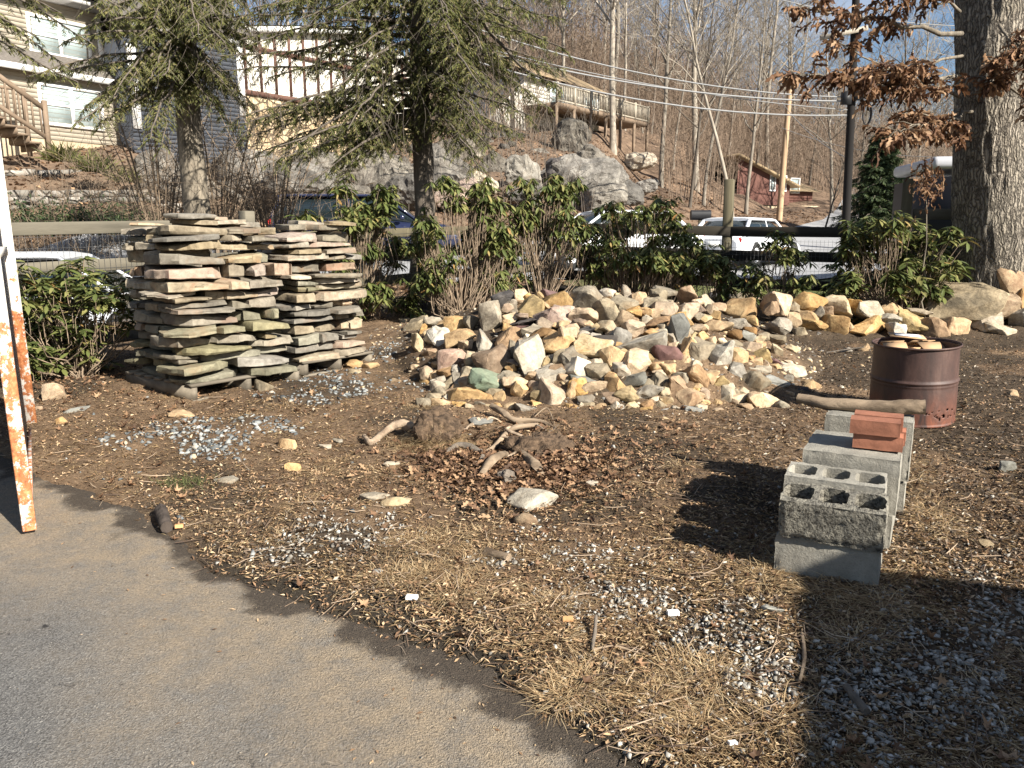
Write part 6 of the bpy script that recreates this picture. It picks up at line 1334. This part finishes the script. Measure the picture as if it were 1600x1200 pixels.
for a in [((1500, 60, 9.4), (1245, 12, 8.6), .0, .03, 24, .3), ((1495, 120, 9.4), (1240, 118, 8.2), .08, .03, 26, .34), ((1500, 150, 9.3), (1300, 60, 8.5), .05, .02, 16, .3), ((1500, 170, 9.3), (1400, 200, 8.3), .06, .02, 22, .32), ((1520, 170, 9.2), (1440, 180, 8.8), .1, .02, 20, .3),
          ((1500, 90, 9.3), (1350, 110, 8.4), .04, .02, 24, .3), ((1560, 40, 9.3), (1620, 90, 8.6), .02, .02, 20, .35), ((1560, 120, 9.2), (1640, 170, 8.8), .05, .02, 18, .32), ((1510, 150, 9.25), (1560, 110, 8.9), .05, .014, 16, .3), ((1500, 20, 9.2), (1400, -20, 8.6), .0, .02, 14, .3), ((1500, 130, 9.3), (1420, 130, 8.7), .05, .015, 20, .3), ((1500, 165, 9.3), (1495, 215, 8.9), .0, .01, 12, .2)]: oaklimb(OP(*a[0]), OP(*a[1]), *a[2:], dens=11)
ob.build('limb', M['barkgrey'], oak, True)
n = len(leafpos); V, Fc = scatter(LVo-np.array([.05, 0, 0]), LFo, np.array(leafpos), frames(np.array(leafdir), rng.uniform(-1.5, 1.5, n)), rng.uniform(.10, .17, n)[:, None]*np.column_stack([np.ones(n), rng.uniform(.45, 1, n), rng.uniform(1, 3.5, n)]))
link('leaves', npmesh('leaves', V, [Fc], True), M['oakleaf'], oak)
# dead leaf cluster on a sapling by the fence post
leafpos = []; leafdir = []; ob = MB(); sp_ = PD(1450, 440, 9.2); sp_.z = G(sp_.x, sp_.y); sap = empty('oak_sapling', sp_); tag(sap, 'slim sapling holding one clump of curled dead leaves', 'sapling'); oz = sp_
oaklimb(Vector((0, 0, 0)), OP(1450, 250, 9.2), 0, .012, 1, .05, 1)
for k in range(170): c = OP(1450+R.gauss(0, 12), 285+R.gauss(0, 19), 9.2+R.gauss(0, .09)); leafpos.append(c); leafdir.append(Vector((R.gauss(0, .5), R.gauss(0, .5), R.gauss(-.7, .4))))
ob.build('stem', M['barkgrey'], sap, True); n = len(leafpos); V, Fc = scatter(LVo, LFo, np.array(leafpos), frames(np.array(leafdir), rng.uniform(-2, 2, n)), rng.uniform(.06, .1, n)[:, None]*np.array([1, .8, 2.2])); link('leaves', npmesh('leaves', V, [Fc], True), M['oakleaf'], sap)

# conifers --------------------------------------------------------------------
class Conifer:
    def __init__(s, name, loc, label, mat='hemlock'): s.e = empty(name, loc); s.o = Vector(loc); tag(s.e, label, 'tree'); s.w = MB(); s.p = []; s.d = []; s.l = []; s.mat = mat
    def limb(s, p0, p1, sag=.15, r0=.025, ntw=22, tw=.55, droop=.5, nl=.06, bare=.12):
        p0 = Vector(p0)-s.o; p1 = Vector(p1)-s.o; L = (p1-p0).length; P = []; K = 10
        for k in range(K+1):
            t = k/K; P.append(p0.lerp(p1, t)+Vector((R.gauss(0, .02), R.gauss(0, .02), sag*math.sin(t*PI)+R.gauss(0, .012))))
        s.w.add(*tube(P, [r0*(1-.85*k/K)+.003 for k in range(K+1)], 5)); dr = (p1-p0).normalized(); side = dr.cross(Vector((0, 0, 1))).normalized()
        for b in range(ntw):
            t = bare+(1-bare)*(b+R.random())/ntw; k = min(int(t*K), K-1); p = P[k].lerp(P[k+1], t*K-k); sg = 1 if b % 2 else -1; l = tw*(1.15-.75*t)*R.uniform(.5, 1.15); d = (side*sg+dr*R.uniform(.3, .9)+Vector((0, 0, R.uniform(-.3, .1)))).normalized()
            T = [p.copy()]; 
            for q in range(6): d = (d+Vector((R.gauss(0, .08), R.gauss(0, .08), -droop*.3))).normalized(); p = p+d*l/6; T.append(p.copy())
            s.w.add(*tube(T[::2], [.005, .004, .003, .002], 3)); m = max(6, int(l/.0085)); sd_ = d.cross(Vector((0, 0, 1))).normalized()
            for q in range(m):
                f = (q+R.random())/m; kk = min(int(f*6), 5); c = T[kk].lerp(T[kk+1], f*6-kk); dd = (T[kk+1]-T[kk]).normalized(); sgn = 1 if q % 2 else -1
                s.p.append(c); s.d.append(dd*.7+sd_*sgn*R.uniform(.3, 1)+Vector((R.gauss(0, .15), R.gauss(0, .15), R.gauss(-.25, .25)))); s.l.append(nl*R.uniform(.6, 1.5)*(1.3-.6*f))
    def done(s, hang=0, box=None):
        for q in range(hang):
            P0 = PD(R.uniform(box[0], box[1]), R.uniform(box[2], box[3]), R.uniform(box[4], box[5]))-s.o; L = R.uniform(.3, 1.1); d = Vector((R.gauss(0, .35), R.gauss(0, .35), -1)); P = [P0]
            for z in range(4): d = (d+Vector((R.gauss(0, .3), R.gauss(0, .3), 0))).normalized(); P.append(P[-1]+d*L/4)
            s.w.add(*tube(P, [.004, .0035, .003, .0025, .0015], 3))
        s.w.build('branches', M['barkdark'], s.e, True); n = len(s.p); Ls = np.array(s.l)
        BV = np.array([(0, -.05, 0), (0, .05, 0), (.5, .10, .01), (1, .01, -.05), (.5, -.10, .01)]); BF = np.array([(0, 4, 1), (1, 4, 2), (2, 4, 3)])
        V, Fc = scatter(BV, BF, np.array(s.p), frames(np.array(s.d), rng.uniform(-.9, .9, n)), Ls[:, None]*np.array([1, .85, 1])); link('needles', npmesh('needles', V, [Fc], False), M[s.mat], s.e)
T2 = Vector((-1.42, 11.6, 0)); T2.z = G(T2.x, T2.y)
c2 = Conifer('conifer', T2, 'dark barked conifer with drooping green boughs by the rear stack')
def tpos(px, py, D): return PD(px, py, D)
trunk(c2.e, [(0, 0, -.1), PD(664, 330, 11.6)-T2, PD(656, 160, 11.6)-T2, PD(652, -80, 11.6)-T2], [.17, .14, .13, .12], M['barkdark'], n=40, ridge=.018, seg=22, seed=5)
def c2limb(py, ex, ey, dD, **k): c2.limb(PD(655, py, 11.6), PD(ex, ey, 11.6+dD), **k)
for a in [(60, 380, 60, -.8), (100, 420, 120, -.6), (140, 400, 190, -.9), (150, 470, 250, -1.1), (175, 520, 262, -.7), (90, 500, 150, -1.6), (40, 330, 30, -.5), (20, 400, 10, -1), (200, 450, 215, -.3), (120, 560, 190, -1.5), (10, 300, -10, .2), (70, 560, 110, -2), (180, 430, 170, -.6), (-10, 450, 40, -1.4), (-20, 520, 20, -1.9), (-30, 360, 30, -.8), (190, 400, 240, -.2), (55, 470, 85, -.2), (30, 560, 60, .6), (215, 500, 235, .2),
          (205, 420, 255, -1.6), (190, 500, 275, -1.9), (160, 350, 200, -.9), (215, 560, 250, -1.0), (130, 330, 110, -.9), (50, 850, 60, -.7), (110, 800, 160, -.9), (150, 760, 230, -1.2), (90, 880, 110, -.3), (20, 880, 30, -.4), (60, 750, 120, -1.8), (120, 740, 190, -1.6), (-10, 820, 50, -1.2), (-20, 760, 20, -1.6), (-30, 700, 30, -2), (170, 820, 210, -.4), (80, 720, 150, .9), (10, 720, 70, -1.9), (180, 740, 250, -.8), (-40, 860, -10, .2), (130, 700, 130, -1.7), (-10, 780, 90, -.6), (40, 800, 120, .2), (70, 830, 150, .4)]:
    c2limb(a[0], a[1], a[2], a[3], ntw=26, tw=.6, sag=.12)
    c2limb(a[0]-25, a[1]+R.uniform(-45, 45), a[2]+R.uniform(-35, 25), a[3]+R.uniform(-1, 1), ntw=18, tw=.7, sag=.12)
c2.limb(PD(730, -10, 11), PD(880, 135, 10.2), sag=-.25, r0=.03, ntw=12, tw=.45, bare=.6)
c2.done(420, (380, 860, -30, 200, 9.5, 12.3))
T1 = Vector((-4.95, 12.0, 0)); T1.z = G(T1.x, T1.y)
c1 = Conifer('conifer', T1, 'pale barked conifer rising behind the front slab stack')
trunk(c1.e, [(0, 0, -.1), PD(308, 330, 12)-T1, PD(294, 180, 12)-T1, PD(280, -80, 12)-T1], [.24, .19, .17, .15], M['barkgrey'], n=40, ridge=.012, seg=22, seed=9)
for a in [(90, 130, 165, -1.0), (60, 200, 130, -1.4), (110, 190, 170, -.6), (40, 330, 70, -1.6), (20, 220, 60, -1.2), (30, 380, 90, -.8), (80, 350, 130, -1), (-10, 300, 60, -1.5), (-20, 240, 30, -1), (50, 400, 60, -.2), (100, 380, 160, .2), (-20, 370, 20, -.6), (100, 70, 120, -1.6), (60, 110, 60, -2), (130, 150, 200, -1.5), (-10, 160, 20, -1.8), (120, 230, 215, -1.9), (10, 190, 40, -.2), (70, 260, 120, -1.5), (120, 330, 165, -.8), (-30, 340, 30, -1.2), (60, 240, 60, 1.0)]:
    c1.limb(PD(284, a[0], 12), PD(a[1], a[2], 12+a[3]), ntw=34, tw=.52, sag=.1)
    c1.limb(PD(284, a[0]-20, 12), PD(a[1]+R.uniform(-40, 40), a[2]+R.uniform(-30, 30), 12+a[3]+R.uniform(-.5, .5)), ntw=26, tw=.48, sag=.1)
c1.done(200, (150, 420, -30, 160, 10.5, 13))
T0 = Vector((-7.6, 10.2, 0)); T0.z = G(T0.x, T0.y)
c0 = Conifer('conifer', T0, 'conifer mostly outside the frame reaching in at the top left corner')
trunk(c0.e, [(0, 0, -.1), (0, 0, 4), (0, 0, 8)], [.22, .2, .16], M['barkdark'], n=24, ridge=.015, seg=12, seed=11)
for a in [(-100, 90, 20), (-60, 60, 60), (-40, 40, 80), (-120, 130, -10), (-150, 190, 10), (-80, 100, 100), (-120, 60, -30), (-60, 20, 40), (-100, 150, 70), (0, 120, 130)]:
    c0.limb(T0+Vector((0, 0, PD(-60, a[0], 10).z-T0.z)), PD(a[1], a[2], 9.6+R.uniform(-.5, .5)), ntw=22, tw=.42, sag=.1, bare=.3)
c0.done()
# evergreen beyond the road
T3 = PD(1372, 320, 34); T3.z = float(base(T3.x, T3.y)); c3 = Conifer('evergreen_tree', T3, 'dark cone shaped evergreen right of the black pole', 'hemlockdark')
hh = PD(1372, 198, 34).z-T3.z; trunk(c3.e, [(0, 0, 0), (0, 0, hh*.5), (0, 0, hh)], [.16, .1, .02], M['barkdark'], n=12, ridge=.01, seg=6)
for k in range(120):
    t = (k+.5)/120; z = hh*(.06+.92*t); a = k*2.4; l = (1-t)**.7*hh*.44*R.uniform(.4, 1.2)+.1; c3.limb(T3+Vector((0, 0, z)), T3+Vector((math.cos(a)*l, math.sin(a)*l, z-l*.15)), ntw=12, tw=.5, nl=.16, sag=.05, bare=.1)
c3.done()

# rhododendrons -------------------------------------------------------------------
BVr = np.array([(0, 0, 0), (.3, .14, .03), (.65, .15, .0), (1, 0, -.12), (.65, -.15, .0), (.3, -.14, .03), (.3, 0, -.01), (.65, 0, -.04)])
BFr = np.array([(0, 6, 1), (1, 6, 7), (1, 7, 2), (2, 7, 3), (3, 7, 4), (4, 7, 5), (5, 7, 6), (5, 6, 0)])
def rhodo(px, pyb, D, w, h, ntip, label, leaf=.12, bare=0., lean=0, seed=1, droop=.5, dens=9):
    r = random.Random(seed); b = PD(px, pyb, D); b.z = G(b.x, b.y); e = empty('rhododendron', b); tag(e, label, 'shrub'); sw = MB(); P_ = []; D_ = []
    NC = max(9, ntip//13); CL = []
    for k in range(NC):
        a = r.uniform(0, 2*PI); el = r.uniform(-.05 if bare < .3 else bare*.6, 1); q = r.uniform(.72, 1)**.7; rad = w/2*q*math.sqrt(max(0, 1-(max(el-.35, 0)/.7)**2))*r.uniform(.75, 1.05); 
        if r.random() < .2: rad *= r.uniform(.3, .9)
        z = max(.08, h*(bare*.5+(1-bare*.5)*el)*q); tip = Vector((rad*math.cos(a)+lean*z, rad*math.sin(a)*.8, z))
        CL.append(tip)
    for k in range(ntip):
        tip = CL[k % NC]+Vector((r.gauss(0, .085), r.gauss(0, .08), r.gauss(0, .075))); tip.z = max(tip.z, .08)
        s0_ = Vector((r.gauss(0, w*.05), r.gauss(0, w*.04), 0)); mid = s0_.lerp(tip, .5)+Vector((r.gauss(0, .11), r.gauss(0, .09), -.06*h+r.gauss(0, .04))); mid2 = s0_.lerp(tip, .8)+Vector((r.gauss(0, .03), r.gauss(0, .03), -.04*h)); rs = .0035+.0015*h
        if k % 3 == 0: sw.add(*tube([s0_, mid, mid2, tip], [rs*1.5, rs, rs*.7, rs*.5], 4))
        else: sw.add(*tube([mid2-Vector((0, 0, .12)), mid2, tip], [rs*.6, rs*.6, rs*.5], 4))
        nlv = dens+r.randrange(-2, 3); ax = (tip-s0_).normalized()*.5+Vector((0, 0, .7)); ax.normalize()
        for j in range(nlv):
            aa = j*2.4+r.random(); d = Vector((math.cos(aa), math.sin(aa), 0)); d = (d+ax*r.uniform(-.1, .45)-Vector((0, 0, droop*r.uniform(.5, 1.5)))).normalized(); P_.append(tip+ax*r.uniform(-.03, .02)); D_.append(d)
    sw.build('stems', M['stem'], e, True); n = len(P_); V, Fc = scatter(BVr, BFr, np.array(P_), frames(np.array(D_), rng.uniform(-.5, .5, n)), leaf*rng.uniform(.7, 1.25, n)[:, None]*np.column_stack([np.ones(n), rng.uniform(.65, 1.0, n), rng.uniform(.5, 1.5, n)]))
    link('leaves', npmesh('leaves', V, [Fc], True), M['rhodo'], e); return e
rhodo(122, 575, 6.75, 1.22, 1.02, 345, 'leafy green rhododendron filling the corner behind the rusty gate', .125, 0, seed=1, droop=.35)
rhodo(85, 560, 7.1, .7, .95, 138, 'smaller rhododendron squeezed between the gate and the leafy one', .12, 0, seed=21, droop=.35)
rhodo(560, 500, 10.3, 1.75, 1.8, 436, 'large drooping rhododendron behind the rear slab stack', .15, .25, seed=2, droop=.7)
rhodo(722, 490, 9.9, 1.35, 1.9, 330, 'leggy rhododendron in front of the dark conifer trunk', .13, .3, seed=3, droop=.9)
rhodo(845, 475, 10.6, 1.2, 1.95, 218, 'tall leggy rhododendron with pale bare stems above the pile', .13, .8, seed=4, droop=1.0)
rhodo(770, 480, 10.4, .9, 1.2, 138, 'sparse yellowish rhododendron between the two leggy ones', .12, .4, seed=14, droop=.9)
rhodo(990, 470, 11.2, 1.75, 1.8, 430, 'dark rhododendron half hiding the white car', .13, .4, seed=5, droop=.8)
rhodo(1045, 468, 11.0, 1.1, 1.4, 190, 'dark rhododendron filling the gap left of the tall fence post', .13, .25, seed=25, droop=.8)
rhodo(918, 470, 11.4, .8, 1.25, 92, 'thin dark rhododendron beside the white windshield', .12, .5, seed=15, droop=.8)
rhodo(1118, 465, 10.9, .85, .95, 103, 'low dark rhododendron in front of the tall fence post', .13, .2, seed=6, droop=.6)
rhodo(1215, 460, 10.3, .95, 1.25, 138, 'narrow dark rhododendron right of the white sedan', .13, .4, seed=7, droop=.7)
rhodo(1385, 475, 9.7, 1.6, 1.4, 520, 'broad rhododendron at the left side of the oak', .15, .15, seed=8, droop=.6)
rhodo(1465, 470, 10.4, 1.1, 1.2, 206, 'deep green rhododendron tucked behind the broad one', .14, 0, seed=9, droop=.5)
# yucca like tufts on the terrace and dark hedge
for px, py, D, w, lab in ((98, 252, 20.5, .9, 'spiky green yucca clump on the terrace by the stairs'), (150, 268, 20, .9, 'spiky yucca clump in the middle of the terrace'), (200, 285, 19.5, .7, 'low spiky yucca clump farthest along the terrace')):
    p = PD(px, py, D); n = 260; o_ = tag(link('yucca', None), lab, 'plant') if 0 else None
    d = np.stack([rng.normal(0, .6, n), rng.normal(0, .6, n), rng.uniform(.1, 1, n)], -1); pos = np.zeros((n, 3)); pos[:, :2] = rng.normal(0, .18*w, (n, 2)); V, Fc = scatter(np.array([(0, -.03, 0), (0, .03, 0), (.6, .03, .02), (.6, -.03, .02), (1, 0, -.1)]), np.array([(0, 1, 2), (0, 2, 3), (3, 2, 4)]), pos, frames(d, rng.uniform(-1, 1, n)), w*rng.uniform(.4, .75, n))
    o_ = link('yucca', npmesh('yucca', V, [Fc], False), M['hemlock']); o_.location = p; tag(o_, lab, 'plant')
def hedge(px0, px1, py, D, h, lab):
    a = PD(px0, py, D); b = PD(px1, py, D+1); n = 5200; t = rng.uniform(0, 1, n); pos = np.array(a)[None]*(1-t[:, None])+np.array(b)[None]*t[:, None]-np.array(a); pos += np.stack([rng.normal(0, .1, n), rng.normal(0, .3, n), np.abs(rng.normal(0, .5, n))*h-.4], -1); d = rng.normal(0, 1, (n, 3))
    V, Fc = scatter(BVr, BFr, pos, frames(d, rng.uniform(-1, 1, n)), rng.uniform(.06, .13, n)); o_ = link('hedge', npmesh('hedge', V, [Fc], True), M['hemlockdark']); o_.location = a; tag(o_, lab, 'hedge')
hedge(10, 240, 332, 15.5, .5, 'low dark clipped hedge under the dry stone wall')
